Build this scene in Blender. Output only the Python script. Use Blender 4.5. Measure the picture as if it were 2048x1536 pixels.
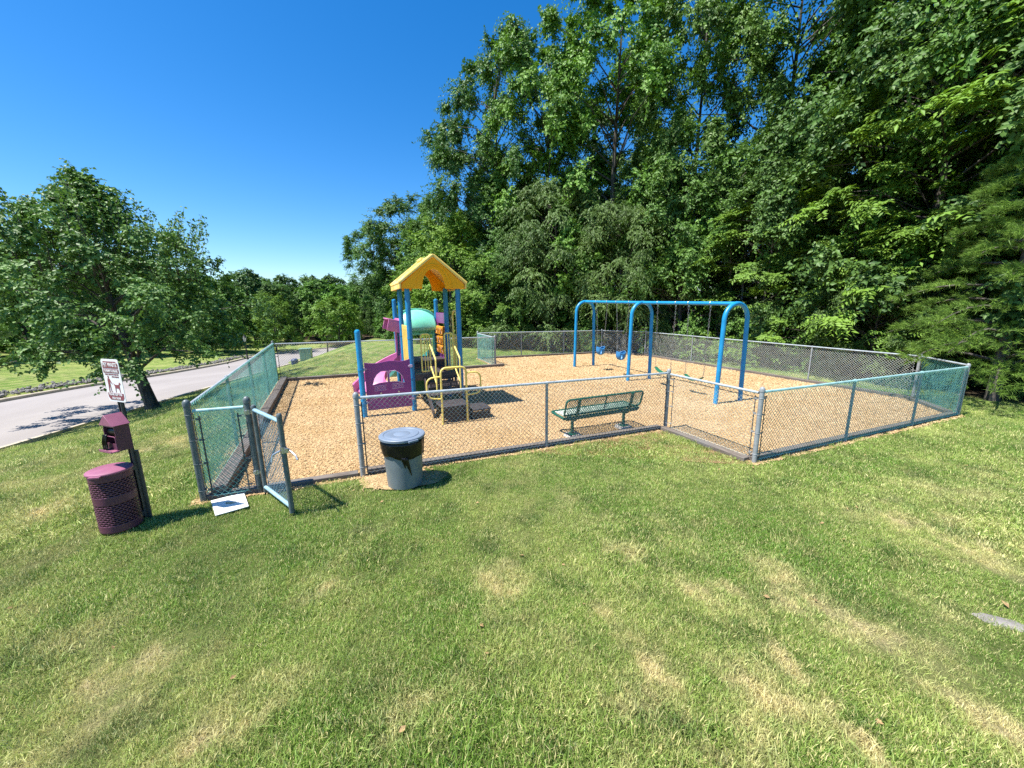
import bpy, bmesh, math, random
import numpy as np
from mathutils import Vector, Matrix, noise as mnoise

for o in list(bpy.data.objects): bpy.data.objects.remove(o)
SC = bpy.context.scene
COL = SC.collection
R = math.radians

# ------------------------------------------------------------------ camera, sky, sun, exposure
EYE = Vector((0.0, 0.0, 2.3))
cam_d = bpy.data.cameras.new('camera'); cam = bpy.data.objects.new('camera', cam_d); COL.objects.link(cam)
pitch, roll = R(11.4), R(0.8)
fw = Vector((0, math.cos(pitch), -math.sin(pitch))); up0 = Vector((0, math.sin(pitch), math.cos(pitch))); rt0 = Vector((1, 0, 0))
rt = rt0*math.cos(roll) - up0*math.sin(roll); up = up0*math.cos(roll) + rt0*math.sin(roll)
mw = Matrix((rt, up, -fw)).transposed().to_4x4(); mw.translation = EYE
cam.matrix_world = mw
cam_d.sensor_fit = 'HORIZONTAL'; cam_d.sensor_width = 36.0; cam_d.lens = 36.0*775/2048
cam_d.clip_start = 0.05; cam_d.clip_end = 5000
SC.camera = cam

SUN_EL, SUN_AZ = 64.0, math.degrees(math.atan2(-0.915, -0.403))
world = bpy.data.worlds.new('World'); SC.world = world; world.use_nodes = True
wn = world.node_tree; wn.nodes.clear()
wo = wn.nodes.new('ShaderNodeOutputWorld'); wb = wn.nodes.new('ShaderNodeBackground'); ws = wn.nodes.new('ShaderNodeTexSky')
ws.sky_type = 'NISHITA'; ws.sun_disc = False; ws.sun_elevation = R(SUN_EL); ws.sun_rotation = R(SUN_AZ) % (2*math.pi)
ws.altitude = 300; ws.air_density = 1.0; ws.dust_density = 0.5; ws.ozone_density = 4.5
whs = wn.nodes.new('ShaderNodeHueSaturation'); whs.inputs['Hue'].default_value = 0.502; whs.inputs['Saturation'].default_value = 1.36; whs.inputs['Value'].default_value = 1.0
wn.links.new(ws.outputs[0], whs.inputs['Color']); wn.links.new(whs.outputs[0], wb.inputs[0])
wb.inputs[1].default_value = 0.098
wn.links.new(wb.outputs[0], wo.inputs[0])
sun_d = bpy.data.lights.new('sun', 'SUN'); sun = bpy.data.objects.new('sun', sun_d); COL.objects.link(sun)
sun_d.energy = 4.6; sun_d.angle = R(0.5); sun_d.color = (1.0, 0.95, 0.87)
sd = Vector((math.cos(R(SUN_EL))*0.915, math.cos(R(SUN_EL))*0.403, -math.sin(R(SUN_EL))))
sun.rotation_euler = sd.to_track_quat('-Z', 'Y').to_euler(); sun.location = (-20, -10, 40)
SC.view_settings.view_transform = 'Standard'; SC.view_settings.look = 'None'
SC.view_settings.gamma = 1.0; SC.view_settings.use_curve_mapping = False; SC.view_settings.exposure = 1.12
SC.render.engine = 'CYCLES'
SC.cycles.use_denoising = False; SC.cycles.max_bounces = 8; SC.cycles.transparent_max_bounces = 8

# ------------------------------------------------------------------ helpers
A0 = np.array([-3.86, 4.46]); U = np.array([0.9152, 0.4031]); W = np.array([-0.4031, 0.9152])
TH = math.atan2(U[1], U[0])
def wor(s, t):                       # playground axes (along the front fence, away from it) to world
    q = A0 + s*U + t*W; return float(q[0]), float(q[1])
def gz(x, y): return -0.1213 - 0.0226*x - 0.00096*y
def smooth(a, b, x):
    t = np.clip((np.asarray(x, float)-a)/(b-a), 0, 1); return t*t*(3-2*t)

def tag(o, label=None, cat=None, group=None, kind=None):
    if label: o['label'] = label
    if cat: o['category'] = cat
    if group: o['group'] = group
    if kind: o['kind'] = kind
    return o
def thing(name, label, cat, loc=(0, 0, 0), rz=0.0, group=None):
    o = bpy.data.objects.new(name, None); COL.objects.link(o); o.empty_display_size = 0.2
    o.location = loc; o.rotation_euler = (0, 0, rz)
    return tag(o, label, cat, group)

def rounded(pts, r, n=6):
    P = [Vector(p) for p in pts]; out = [P[0]]
    for i in range(1, len(P)-1):
        a, b, c = P[i-1], P[i], P[i+1]
        d1 = (a-b); d2 = (c-b); l1, l2 = d1.length, d2.length
        if l1 < 1e-6 or l2 < 1e-6: continue
        d1 /= l1; d2 /= l2
        ang = d1.angle(d2)
        if ang > 3.1: out.append(b); continue
        tl = min(r/math.tan(ang/2), l1*0.49, l2*0.49)
        p1 = b+d1*tl; p2 = b+d2*tl
        for k in range(n+1):
            f = k/n
            out.append((p1*(1-f)+b*f)*(1-f) + (b*(1-f)+p2*f)*f)
    out.append(P[-1]); return out

class MB:
    """collects simple shapes, then links them as one mesh object"""
    def __init__(s, off=(0, 0, 0)): s.v = []; s.f = []; s.off = Vector(off)
    def add(s, vs, fs):
        b = len(s.v); s.v += [Vector(v)-s.off for v in vs]; s.f += [tuple(i+b for i in f) for f in fs]
    def box(s, c, d, rz=0.0, m=None):
        x, y, z = d[0]/2, d[1]/2, d[2]/2
        vs = [Vector((sx*x, sy*y, sz*z)) for sz in (-1, 1) for sx, sy in ((-1, -1), (1, -1), (1, 1), (-1, 1))]
        M = m if m is not None else Matrix.Rotation(rz, 3, 'Z')
        s.add([M@v+Vector(c) for v in vs], [(3, 2, 1, 0), (4, 5, 6, 7), (0, 1, 5, 4), (1, 2, 6, 5), (2, 3, 7, 6), (3, 0, 4, 7)])
    def tube(s, pts, r, n=8, cap=True, closed=False):
        P = [Vector(p) for p in pts]; m = len(P); rs = r if isinstance(r, (list, tuple)) else [r]*m
        b = []; 
        t0 = (P[1]-P[0]).normalized(); ref = Vector((0, 0, 1)) if abs(t0.z) < 0.9 else Vector((1, 0, 0))
        nrm = t0.cross(ref).normalized()
        for i in range(m):
            if closed: t = (P[(i+1) % m]-P[i-1]).normalized()
            else: t = (P[min(i+1, m-1)]-P[max(i-1, 0)]).normalized()
            nrm = (nrm-t*nrm.dot(t))
            nrm = nrm.normalized() if nrm.length > 1e-6 else t.orthogonal().normalized()
            bn = t.cross(nrm)
            b += [P[i]+(nrm*math.cos(2*math.pi*k/n)+bn*math.sin(2*math.pi*k/n))*rs[i] for k in range(n)]
        fs = []
        for i in range(m if closed else m-1):
            j = (i+1) % m
            for k in range(n):
                fs.append((i*n+k, i*n+(k+1) % n, j*n+(k+1) % n, j*n+k))
        if cap and not closed:
            fs.append(tuple(range(n-1, -1, -1))); fs.append(tuple((m-1)*n+k for k in range(n)))
        s.add(b, fs)
    def lathe(s, prof, c=(0, 0, 0), n=24, cap=True):
        vs = [Vector((r*math.cos(2*math.pi*k/n), r*math.sin(2*math.pi*k/n), z))+Vector(c) for r, z in prof for k in range(n)]
        m = len(prof)
        fs = [(i*n+k, i*n+(k+1) % n, (i+1)*n+(k+1) % n, (i+1)*n+k) for i in range(m-1) for k in range(n)]
        if cap: fs.append(tuple(range(n-1, -1, -1))); fs.append(tuple((m-1)*n+k for k in range(n)))
        s.add(vs, fs)
    def ring(s, c, r, rr, axis='z', n=14, k=6):
        ax = {'z': (Vector((1, 0, 0)), Vector((0, 1, 0))), 'y': (Vector((1, 0, 0)), Vector((0, 0, 1))), 'x': (Vector((0, 1, 0)), Vector((0, 0, 1)))}[axis]
        s.tube([Vector(c)+ax[0]*r*math.cos(2*math.pi*i/n)+ax[1]*r*math.sin(2*math.pi*i/n) for i in range(n)], rr, k, closed=True)
    def build(s, name, m, parent=None, sharp=35, bevel=0.0, loc=None, rz=0.0):
        me = bpy.data.meshes.new(name); me.from_pydata([tuple(v) for v in s.v], [], s.f); me.update()
        return link_mesh(name, me, m, parent, sharp, bevel, loc, rz)

def link_mesh(name, me, m, parent=None, sharp=35, bevel=0.0, loc=None, rz=0.0):
    if m: me.materials.append(m)
    if sharp is not None:
        for p in me.polygons: p.use_smooth = True
        me.set_sharp_from_angle(angle=R(sharp))
    o = bpy.data.objects.new(name, me); COL.objects.link(o)
    if parent: o.parent = parent
    if loc is not None: o.location = loc
    if rz: o.rotation_euler = (0, 0, rz)
    if bevel:
        b = o.modifiers.new('bevel', 'BEVEL'); b.width = bevel; b.segments = 2; b.limit_method = 'ANGLE'
    return o

def np_mesh(name, V, F, tone=None):
    """fast mesh from arrays: F is (n,3) or (n,4)"""
    me = bpy.data.meshes.new(name); k = F.shape[1]
    me.vertices.add(len(V)); me.vertices.foreach_set('co', np.ascontiguousarray(V, np.float32).ravel())
    me.loops.add(F.size); me.loops.foreach_set('vertex_index', np.ascontiguousarray(F, np.int32).ravel())
    me.polygons.add(len(F)); me.polygons.foreach_set('loop_start', np.arange(0, F.size, k, dtype=np.int32))
    me.update(calc_edges=True)
    if tone is not None:
        a = me.attributes.new('tone', 'FLOAT', 'FACE'); a.data.foreach_set('value', np.ascontiguousarray(tone, np.float32))
    return me

def plate(outer, holes, th, bev=0.004):
    """flat plate with holes in the local xz plane, thickness along y; returns a mesh"""
    cu = bpy.data.curves.new('plate', 'CURVE'); cu.dimensions = '2D'; cu.fill_mode = 'BOTH'
    cu.extrude = max(th/2-bev, 0.0005); cu.bevel_depth = bev; cu.bevel_resolution = 1; cu.offset = -bev
    for poly in [outer]+list(holes):
        sp = cu.splines.new('POLY'); sp.points.add(len(poly)-1); sp.use_cyclic_u = True
        for p, q in zip(sp.points, poly): p.co = (q[0], q[1], 0, 1)
    o = bpy.data.objects.new('plate', cu); COL.objects.link(o)
    me = bpy.data.meshes.new_from_object(o.evaluated_get(bpy.context.evaluated_depsgraph_get()))
    bpy.data.objects.remove(o); bpy.data.curves.remove(cu)
    me.transform(Matrix.Rotation(R(90), 4, 'X')); me.materials.clear()
    return me
def text_mesh(txt, size, width=None, ext=0.0012):
    cu = bpy.data.curves.new('text', 'FONT'); cu.body = txt; cu.size = size; cu.align_x = 'CENTER'; cu.align_y = 'CENTER'; cu.extrude = ext; cu.offset = size*0.018
    o = bpy.data.objects.new('text', cu); COL.objects.link(o)
    me = bpy.data.meshes.new_from_object(o.evaluated_get(bpy.context.evaluated_depsgraph_get()))
    bpy.data.objects.remove(o); bpy.data.curves.remove(cu)
    if width:
        xs = [v.co.x for v in me.vertices]; k = width/(max(xs)-min(xs)); me.transform(Matrix.Diagonal((k, 1, 1, 1)))
    me.transform(Matrix.Rotation(R(90), 4, 'X')); me.materials.clear()
    return me

# ------------------------------------------------------------------ materials
class NT:
    def __init__(s, m): m.use_nodes = True; s.t = m.node_tree; s.n = s.t.nodes; s.b = s.n.get('Principled BSDF'); s.out = s.n.get('Material Output')
    def new(s, k, **kw):
        x = s.n.new(k)
        for a, v in kw.items(): setattr(x, a, v)
        return x
    def l(s, a, b): s.t.links.new(a, b)
    def math(s, op, a, b=None, clamp=False):
        x = s.new('ShaderNodeMath', operation=op); x.use_clamp = clamp
        for i, q in enumerate((a, b)):
            if q is None: continue
            if isinstance(q, (int, float)): x.inputs[i].default_value = q
            else: s.l(q, x.inputs[i])
        return x.outputs[0]
    def noise(s, vec, scale, det=4, rough=0.55):
        x = s.new('ShaderNodeTexNoise'); x.inputs['Scale'].default_value = scale; x.inputs['Detail'].default_value = det; x.inputs['Roughness'].default_value = rough
        if vec is not None: s.l(vec, x.inputs['Vector'])
        return x.outputs['Fac']
    def ramp(s, fac, a, b, c0=(0, 0, 0), c1=(1, 1, 1), ease='EASE'):
        x = s.new('ShaderNodeValToRGB'); x.color_ramp.interpolation = ease
        x.color_ramp.elements[0].position = a; x.color_ramp.elements[1].position = b
        x.color_ramp.elements[0].color = (*c0, 1); x.color_ramp.elements[1].color = (*c1, 1)
        s.l(fac, x.inputs[0]); return x.outputs[0]
    def mix(s, f, a, b, mode='MIX'):
        x = s.new('ShaderNodeMix', data_type='RGBA', blend_type=mode)
        for i, q in ((0, f), (6, a), (7, b)):
            if isinstance(q, (int, float)): x.inputs[i].default_value = q
            elif isinstance(q, tuple): x.inputs[i].default_value = (*q, 1)
            else: s.l(q, x.inputs[i])
        return x.outputs[2]
    def map(s, vec, scale=(1, 1, 1), rot=(0, 0, 0)):
        x = s.new('ShaderNodeMapping'); x.inputs['Scale'].default_value = scale; x.inputs['Rotation'].default_value = rot
        s.l(vec, x.inputs[0]); return x.outputs[0]
    def bump(s, h, strength=0.3, dist=0.01):
        x = s.new('ShaderNodeBump'); x.inputs['Strength'].default_value = strength; x.inputs['Distance'].default_value = dist
        s.l(h, x.inputs['Height']); s.l(x.outputs[0], s.b.inputs['Normal'])

MATS = {}
def mat(name, c, rough=0.5, var=0.12, scale=9.0, c2=None, thr=(0.55, 0.75), metal=0.0, bump=0.15, spec=0.5, bdist=0.004, coat=0.0):
    """paint, plastic or metal with slight mottling and optional patches of a second colour (wear, dirt)"""
    m = bpy.data.materials.new(name); t = NT(m); co = t.new('ShaderNodeTexCoord').outputs['Object']
    n = t.noise(co, scale, 5)
    col = t.mix(t.ramp(n, 0.3, 0.7), tuple(k*(1-var) for k in c), tuple(min(1, k*(1+var)) for k in c))
    if c2: col = t.mix(t.ramp(t.noise(co, scale*0.6+2.3, 7, 0.65), *thr), col, c2)
    t.l(col, t.b.inputs['Base Color'])
    rr = t.math('ADD', t.math('MULTIPLY', t.noise(co, scale*2.1, 3), 0.22), rough-0.11); t.l(rr, t.b.inputs['Roughness'])
    t.b.inputs['Metallic'].default_value = metal; t.b.inputs['Specular IOR Level'].default_value = spec
    t.b.inputs['Coat Weight'].default_value = coat
    if bump: t.bump(t.noise(co, scale*4, 4), bump, bdist)
    MATS[name] = m; return m

GREY = mat('post_grey_green', (0.10, 0.125, 0.13), 0.42, 0.2, 14, (0.16, 0.18, 0.18))
GALV = mat('post_grey', (0.27, 0.29, 0.30), 0.45, 0.15, 14, (0.17, 0.18, 0.18))
RAIL = mat('rail_pale_grey', (0.36, 0.41, 0.44), 0.42, 0.15, 12, (0.22, 0.25, 0.26))
TEAL = mat('mesh_teal_vinyl', (0.22, 0.58, 0.52), 0.38, 0.2, 5, (0.42, 0.68, 0.63), spec=0.6)
MGREY = mat('mesh_pale_grey_vinyl', (0.58, 0.63, 0.57), 0.38, 0.15, 4, (0.40, 0.47, 0.44), spec=0.6)
MLITE = mat('mesh_sunlit_vinyl', (0.72, 0.76, 0.70), 0.38, 0.12, 4, (0.55, 0.61, 0.57), spec=0.6)  # lighter copy of the grey mesh, sun on the wires painted into its colour
MBLUE = mat('gate_blue_grey_vinyl', (0.27, 0.43, 0.52), 0.36, 0.2, 6, (0.17, 0.28, 0.35), spec=0.6)
DARKM = mat('dark_metal', (0.05, 0.055, 0.06), 0.45, 0.2, 20)
TRAIL = mat('faded_teal_rail', (0.30, 0.50, 0.50), 0.42, 0.15, 8, (0.38, 0.46, 0.48))
STEEL = mat('zinc_steel', (0.5, 0.51, 0.52), 0.35, 0.12, 20, metal=0.9)
BLUE = mat('blue_powder_coat', (0.012, 0.25, 0.52), 0.38, 0.1, 5, (0.04, 0.32, 0.58), (0.6, 0.8), spec=0.5)
DBLUE = mat('blue_post_coat', (0.014, 0.20, 0.43), 0.40, 0.1, 5, (0.04, 0.27, 0.48), (0.6, 0.8))
YEL = mat('pale_yellow_tube', (0.74, 0.60, 0.15), 0.42, 0.08, 7, (0.78, 0.70, 0.34), (0.55, 0.8))
ROOF = mat('orange_yellow_plastic', (0.93, 0.40, 0.006), 0.42, 0.05, 3, (0.92, 0.45, 0.015), (0.5, 0.8), bump=0.05, spec=0.2)
ROOFB = mat('sunlit_yellow_plastic', (0.88, 0.60, 0.13), 0.45, 0.06, 3, (0.88, 0.70, 0.32), (0.45, 0.75), bump=0.05)  # paler copy of the roof plastic, sunlight on slopes and rim put into the colour
PURP = mat('purple_plastic', (0.235, 0.042, 0.215), 0.42, 0.08, 4, (0.27, 0.07, 0.25), (0.5, 0.8), bump=0.08)
PINK = mat('faded_pink_plastic', (0.52, 0.15, 0.33), 0.42, 0.1, 3, (0.56, 0.22, 0.38), (0.5, 0.8), bump=0.05)
YPAN = mat('yellow_panel_plastic', (0.76, 0.56, 0.13), 0.45, 0.06, 3, bump=0.05)
MINT = mat('mint_green_plastic', (0.20, 0.70, 0.50), 0.35, 0.08, 3, (0.32, 0.76, 0.58), (0.5, 0.8), bump=0.05)
GREEN = mat('green_plastic', (0.012, 0.115, 0.045), 0.42, 0.1, 4)
TEALP = mat('teal_plastic', (0.03, 0.27, 0.27), 0.4, 0.1, 4)
ORNG = mat('orange_drum_plastic', (0.72, 0.30, 0.02), 0.42, 0.08, 6)
ORNG2 = mat('dark_orange_print', (0.16, 0.055, 0.02), 0.5, 0.1, 6, bump=0)
DECK = mat('dark_brown_vinyl_deck', (0.05, 0.042, 0.045), 0.5, 0.25, 8, (0.09, 0.08, 0.078))
PRINT = mat('pale_print_lines', (0.66, 0.48, 0.62), 0.5, 0.08, 9, bump=0)
WHITE = mat('white_sign_face', (0.78, 0.78, 0.79), 0.4, 0.03, 6, bump=0)
MAROON = mat('maroon_print', (0.22, 0.05, 0.07), 0.45, 0.08, 6, bump=0)
MARM = mat('maroon_metal', (0.105, 0.032, 0.06), 0.42, 0.12, 8, (0.15, 0.06, 0.09), (0.6, 0.8))
MARP = mat('lit_maroon_lid', (0.27, 0.09, 0.15), 0.46, 0.1, 6, (0.31, 0.12, 0.18), (0.5, 0.8))  # lighter maroon than the can, light falling on the lid mixed into the colour
BLKP = mat('black_plastic_film', (0.006, 0.006, 0.0065), 0.33, 0.1, 9, spec=0.35, bump=0.25, bdist=0.01)
BINM = mat('grey_bin_plastic', (0.155, 0.185, 0.20), 0.46, 0.08, 5, (0.22, 0.24, 0.25), (0.62, 0.85))
BLID = mat('grey_lid_plastic', (0.155, 0.20, 0.265), 0.5, 0.06, 5, (0.19, 0.235, 0.29), (0.55, 0.8))
BGRN = mat('dark_green_bench_coat', (0.010, 0.095, 0.062), 0.35, 0.15, 9, (0.02, 0.14, 0.10), (0.55, 0.8))
CONC = mat('concrete', (0.42, 0.39, 0.35), 0.85, 0.12, 12, (0.30, 0.28, 0.25), bump=0.4)
PALE = mat('white_board', (0.78, 0.77, 0.73), 0.5, 0.04, 7, (0.60, 0.55, 0.45), (0.62, 0.8))
STONE = mat('grey_stone', (0.22, 0.205, 0.19), 0.85, 0.25, 6, (0.20, 0.19, 0.18), bump=0.6, bdist=0.02)
BLACKM = mat('black_lamp_metal', (0.015, 0.015, 0.016), 0.5, 0.1, 9)
GLASS = mat('frosted_lamp_glass', (0.6, 0.6, 0.56), 0.2, 0.05, 9, bump=0)
UGRN = mat('utility_green', (0.16, 0.28, 0.22), 0.5, 0.1, 5)
UBLU = mat('utility_blue', (0.02, 0.05, 0.14), 0.5, 0.1, 5)
SBLUE = mat('swing_bucket_blue', (0.03, 0.20, 0.46), 0.45, 0.1, 8, (0.10, 0.30, 0.52), (0.5, 0.8))
SGRN = mat('swing_belt_green', (0.02, 0.14, 0.08), 0.45, 0.1, 8)
CHAIN = mat('dull_chain_steel', (0.32, 0.32, 0.32), 0.4, 0.2, 30, metal=0.7)

def wood_mat():
    m = bpy.data.materials.new('weathered_timber'); t = NT(m); co = t.new('ShaderNodeTexCoord').outputs['Object']
    g = t.noise(t.map(co, (1.2, 34, 34)), 2.2, 6, 0.6); b = t.noise(co, 1.6, 4)
    c = t.mix(t.ramp(g, 0.35, 0.68), (0.085, 0.068, 0.055), (0.215, 0.18, 0.15))
    c = t.mix(t.ramp(b, 0.42, 0.7), c, (0.15, 0.14, 0.13))
    t.l(c, t.b.inputs['Base Color']); t.b.inputs['Roughness'].default_value = 0.85
    t.bump(g, 0.7, 0.012); return m
TIMBER = wood_mat()

def bark_mat(name, a, b):
    m = bpy.data.materials.new(name); t = NT(m); co = t.new('ShaderNodeTexCoord').outputs['Object']
    g = t.noise(t.map(co, (9, 9, 1.3)), 1.6, 6, 0.65)
    t.l(t.mix(t.ramp(g, 0.35, 0.65), a, b), t.b.inputs['Base Color']); t.b.inputs['Roughness'].default_value = 0.9
    t.bump(g, 0.9, 0.03); return m
BARK = bark_mat('tree_bark', (0.035, 0.03, 0.026), (0.12, 0.105, 0.09))

def leaf_mat(name, dark, light, trans, rough=0.55, tw=0.13):
    m = bpy.data.materials.new(name); t = NT(m)
    at = t.new('ShaderNodeAttribute', attribute_name='tone').outputs['Fac']
    oi = t.new('ShaderNodeObjectInfo')
    c = t.mix(at, dark, light); c = t.mix(1.0, c, oi.outputs['Color'], 'MULTIPLY')
    t.l(c, t.b.inputs['Base Color']); t.b.inputs['Roughness'].default_value = rough; t.b.inputs['Specular IOR Level'].default_value = 0.24
    tr = t.new('ShaderNodeBsdfTranslucent'); t.l(t.mix(1.0, trans, oi.outputs['Color'], 'MULTIPLY'), tr.inputs[0])
    mx = t.new('ShaderNodeMixShader'); mx.inputs[0].default_value = tw
    t.l(t.b.outputs[0], mx.inputs[1]); t.l(tr.outputs[0], mx.inputs[2]); t.l(mx.outputs[0], t.out.inputs[0])
    return m
LEAF = leaf_mat('broad_leaves', (0.044, 0.108, 0.022), (0.140, 0.275, 0.046), (0.20, 0.42, 0.03))
LEAFD = leaf_mat('dark_leaves', (0.038, 0.086, 0.022), (0.120, 0.220, 0.046), (0.15, 0.30, 0.035), 0.5)
LEAFB = leaf_mat('bright_leaves', (0.072, 0.150, 0.018), (0.165, 0.285, 0.040), (0.26, 0.45, 0.03))
LEAFO = leaf_mat('olive_leaves', (0.048, 0.092, 0.024), (0.138, 0.222, 0.056), (0.17, 0.29, 0.04), 0.48)
NEEDLE = leaf_mat('pine_needles', (0.11, 0.20, 0.035), (0.22, 0.36, 0.06), (0.14, 0.24, 0.05), 0.5, 0.2)
REDL = leaf_mat('purple_leaves', (0.040, 0.014, 0.018), (0.085, 0.028, 0.032), (0.16, 0.03, 0.03))

DRY = [(-2.81, 1.85, 0.62), (-2.61, 2.07, 0.56), (-1.57, 1.6, 0.5), (-0.13, 2.97, 0.44), (0.6, 2.49, 0.38), (0.83, 1.84, 0.62), (1.66, 2.88, 0.5), (2.35, 3.0, 0.5), (2.61, 2.58, 0.44), (2.56, 1.85, 0.44), (4.67, 3.93, 1.0), (2.73, 1.72, 0.5), (-1.57, 2.87, 0.38), (-6.05, 6.42, 0.62), (-5.75, 5.04, 0.62), (-5.74, 4.23, 0.75), (0.93, 2.17, 0.38), (1.36, 1.84, 0.5), (1.08, 3.36, 0.38), (-0.49, 1.81, 0.31)]
def lawn_color(t):
    """colour of the lawn from world position: lush, pale and dry areas, mower stripes; shared by soil sheet and blades"""
    pos = t.new('ShaderNodeNewGeometry').outputs['Position']
    flat = t.map(pos, (1, 1, 0))
    big = t.noise(flat, 0.42, 4, 0.55)
    lush, pale = (0.122, 0.248, 0.030), (0.310, 0.395, 0.098)
    c = t.mix(t.ramp(big, 0.36, 0.64), lush, pale)
    c = t.mix(t.ramp(t.noise(flat, 1.9, 5, 0.6), 0.46, 0.70), c, (0.070, 0.150, 0.024))
    c = t.mix(t.math('MULTIPLY', t.ramp(t.noise(flat, 3.1, 4, 0.6), 0.52, 0.68), 0.5), c, (0.33, 0.35, 0.11))
    dry = t.noise(t.map(pos, (1.0, 0.72, 0), (0, 0, R(24))), 1.7, 8, 0.68)
    area = t.math('MULTIPLY', t.ramp(t.noise(flat, 0.33, 3), 0.44, 0.68), 0.45)
    warp = t.new('ShaderNodeVectorMath', operation='MULTIPLY_ADD'); nz = t.new('ShaderNodeTexNoise'); nz.inputs['Scale'].default_value = 2.4; nz.inputs['Detail'].default_value = 5; t.l(flat, nz.inputs['Vector'])
    t.l(nz.outputs['Color'], warp.inputs[0]); warp.inputs[1].default_value = (0.9, 0.9, 0); t.l(flat, warp.inputs[2])
    for px, py, pr in DRY:
        ds = t.new('ShaderNodeVectorMath', operation='DISTANCE'); t.l(warp.outputs[0], ds.inputs[0]); ds.inputs[1].default_value = (px+0.45, py+0.45, 0)
        area = t.math('MAXIMUM', area, t.math('MULTIPLY', t.math('SUBTRACT', 1.0, t.math('DIVIDE', ds.outputs['Value'], pr), True), 1.5))
    d = t.math('MULTIPLY', t.ramp(dry, 0.42, 0.66), t.math('ADD', area, 0.05, True), True)
    sx = t.new('ShaderNodeSeparateXYZ'); t.l(pos, sx.inputs[0])
    st = t.math('SINE', t.math('ADD', t.math('MULTIPLY', t.math('ADD', sx.outputs[0], t.math('MULTIPLY', sx.outputs[1], 0.12)), 8.2), t.math('MULTIPLY', t.noise(flat, 1.1, 4), 7.5)))
    left = t.ramp(t.math('MULTIPLY', sx.outputs[0], -0.1), 0.34, 0.50)
    smask = t.math('MULTIPLY', t.ramp(st, 0.05, 0.9), left)
    c = t.mix(t.math('MULTIPLY', smask, 0.6), c, (0.36, 0.37, 0.14))
    # worn wheel track of dead grass running away from the viewer on the right
    tr = t.math('ABSOLUTE', t.math('SUBTRACT', t.math('ADD', sx.outputs[0], t.math('MULTIPLY', t.noise(flat, 0.8, 3), 0.7)), 2.15))
    tr = t.math('MULTIPLY', t.math('SUBTRACT', 1.0, t.math('MULTIPLY', tr, 4.2), True), t.ramp(t.noise(flat, 3.2, 6, 0.65), 0.46, 0.58))
    tr = t.math('MULTIPLY', tr, t.math('SUBTRACT', 1.0, t.math('MULTIPLY', t.math('SUBTRACT', sx.outputs[1], 2.2), 1.2, True), True))
    d = t.math('MAXIMUM', d, t.math('MULTIPLY', tr, 0.85))
    c = t.mix(d, c, (0.68, 0.56, 0.31))
    return c, d, pos

def grass_blade_mat():
    m = bpy.data.materials.new('grass_blades'); t = NT(m); c, d, pos = lawn_color(t)
    rnd = t.new('ShaderNodeObjectInfo').outputs['Random']; at = t.new('ShaderNodeAttribute', attribute_name='tone').outputs['Fac']
    c = t.mix(t.ramp(at, 0.74, 0.82), c, (0.56, 0.48, 0.25))
    c = t.mix(t.math('MULTIPLY', at, 0.30), c, (0.26, 0.34, 0.08))
    hv = t.new('ShaderNodeHueSaturation'); t.l(t.math('ADD', t.math('MULTIPLY', rnd, 0.45), t.math('ADD', t.math('MULTIPLY', at, 0.60), 0.74)), hv.inputs['Value']); t.l(c, hv.inputs['Color'])
    t.l(hv.outputs[0], t.b.inputs['Base Color']); t.b.inputs['Roughness'].default_value = 0.5; t.b.inputs['Specular IOR Level'].default_value = 0.35
    tr = t.new('ShaderNodeBsdfTranslucent'); t.l(hv.outputs[0], tr.inputs[0])
    mx = t.new('ShaderNodeMixShader'); mx.inputs[0].default_value = 0.33
    t.l(t.b.outputs[0], mx.inputs[1]); t.l(tr.outputs[0], mx.inputs[2]); t.l(mx.outputs[0], t.out.inputs[0])
    return m
BLADE = grass_blade_mat()

def lawn_mat():
    m = bpy.data.materials.new('lawn_ground'); t = NT(m); c, d, pos = lawn_color(t)
    fine = t.noise(pos, 46, 5, 0.7)
    c = t.mix(t.ramp(fine, 0.36, 0.70), t.mix(0.35, c, (0.06, 0.07, 0.02)), c)
    turf = t.new('ShaderNodeAttribute', attribute_name='turf').outputs['Fac']
    th = t.mix(t.ramp(t.noise(pos, 30, 4), 0.35, 0.65), (0.045, 0.040, 0.018), (0.16, 0.13, 0.06))
    c = t.mix(t.math('MULTIPLY', turf, 0.45), c, t.mix(t.math('MULTIPLY', d, 0.7), th, c))
    lit = t.new('ShaderNodeAttribute', attribute_name='litter').outputs['Fac']
    ln = t.noise(pos, 9, 6, 0.7)
    c = t.mix(lit, c, t.mix(t.ramp(ln, 0.35, 0.65), (0.035, 0.028, 0.018), (0.10, 0.075, 0.045)))
    t.l(c, t.b.inputs['Base Color']); t.b.inputs['Roughness'].default_value = 0.9; t.b.inputs['Specular IOR Level'].default_value = 0.15
    t.bump(fine, 1.0, 0.05); return m
LAWN = lawn_mat()

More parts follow.
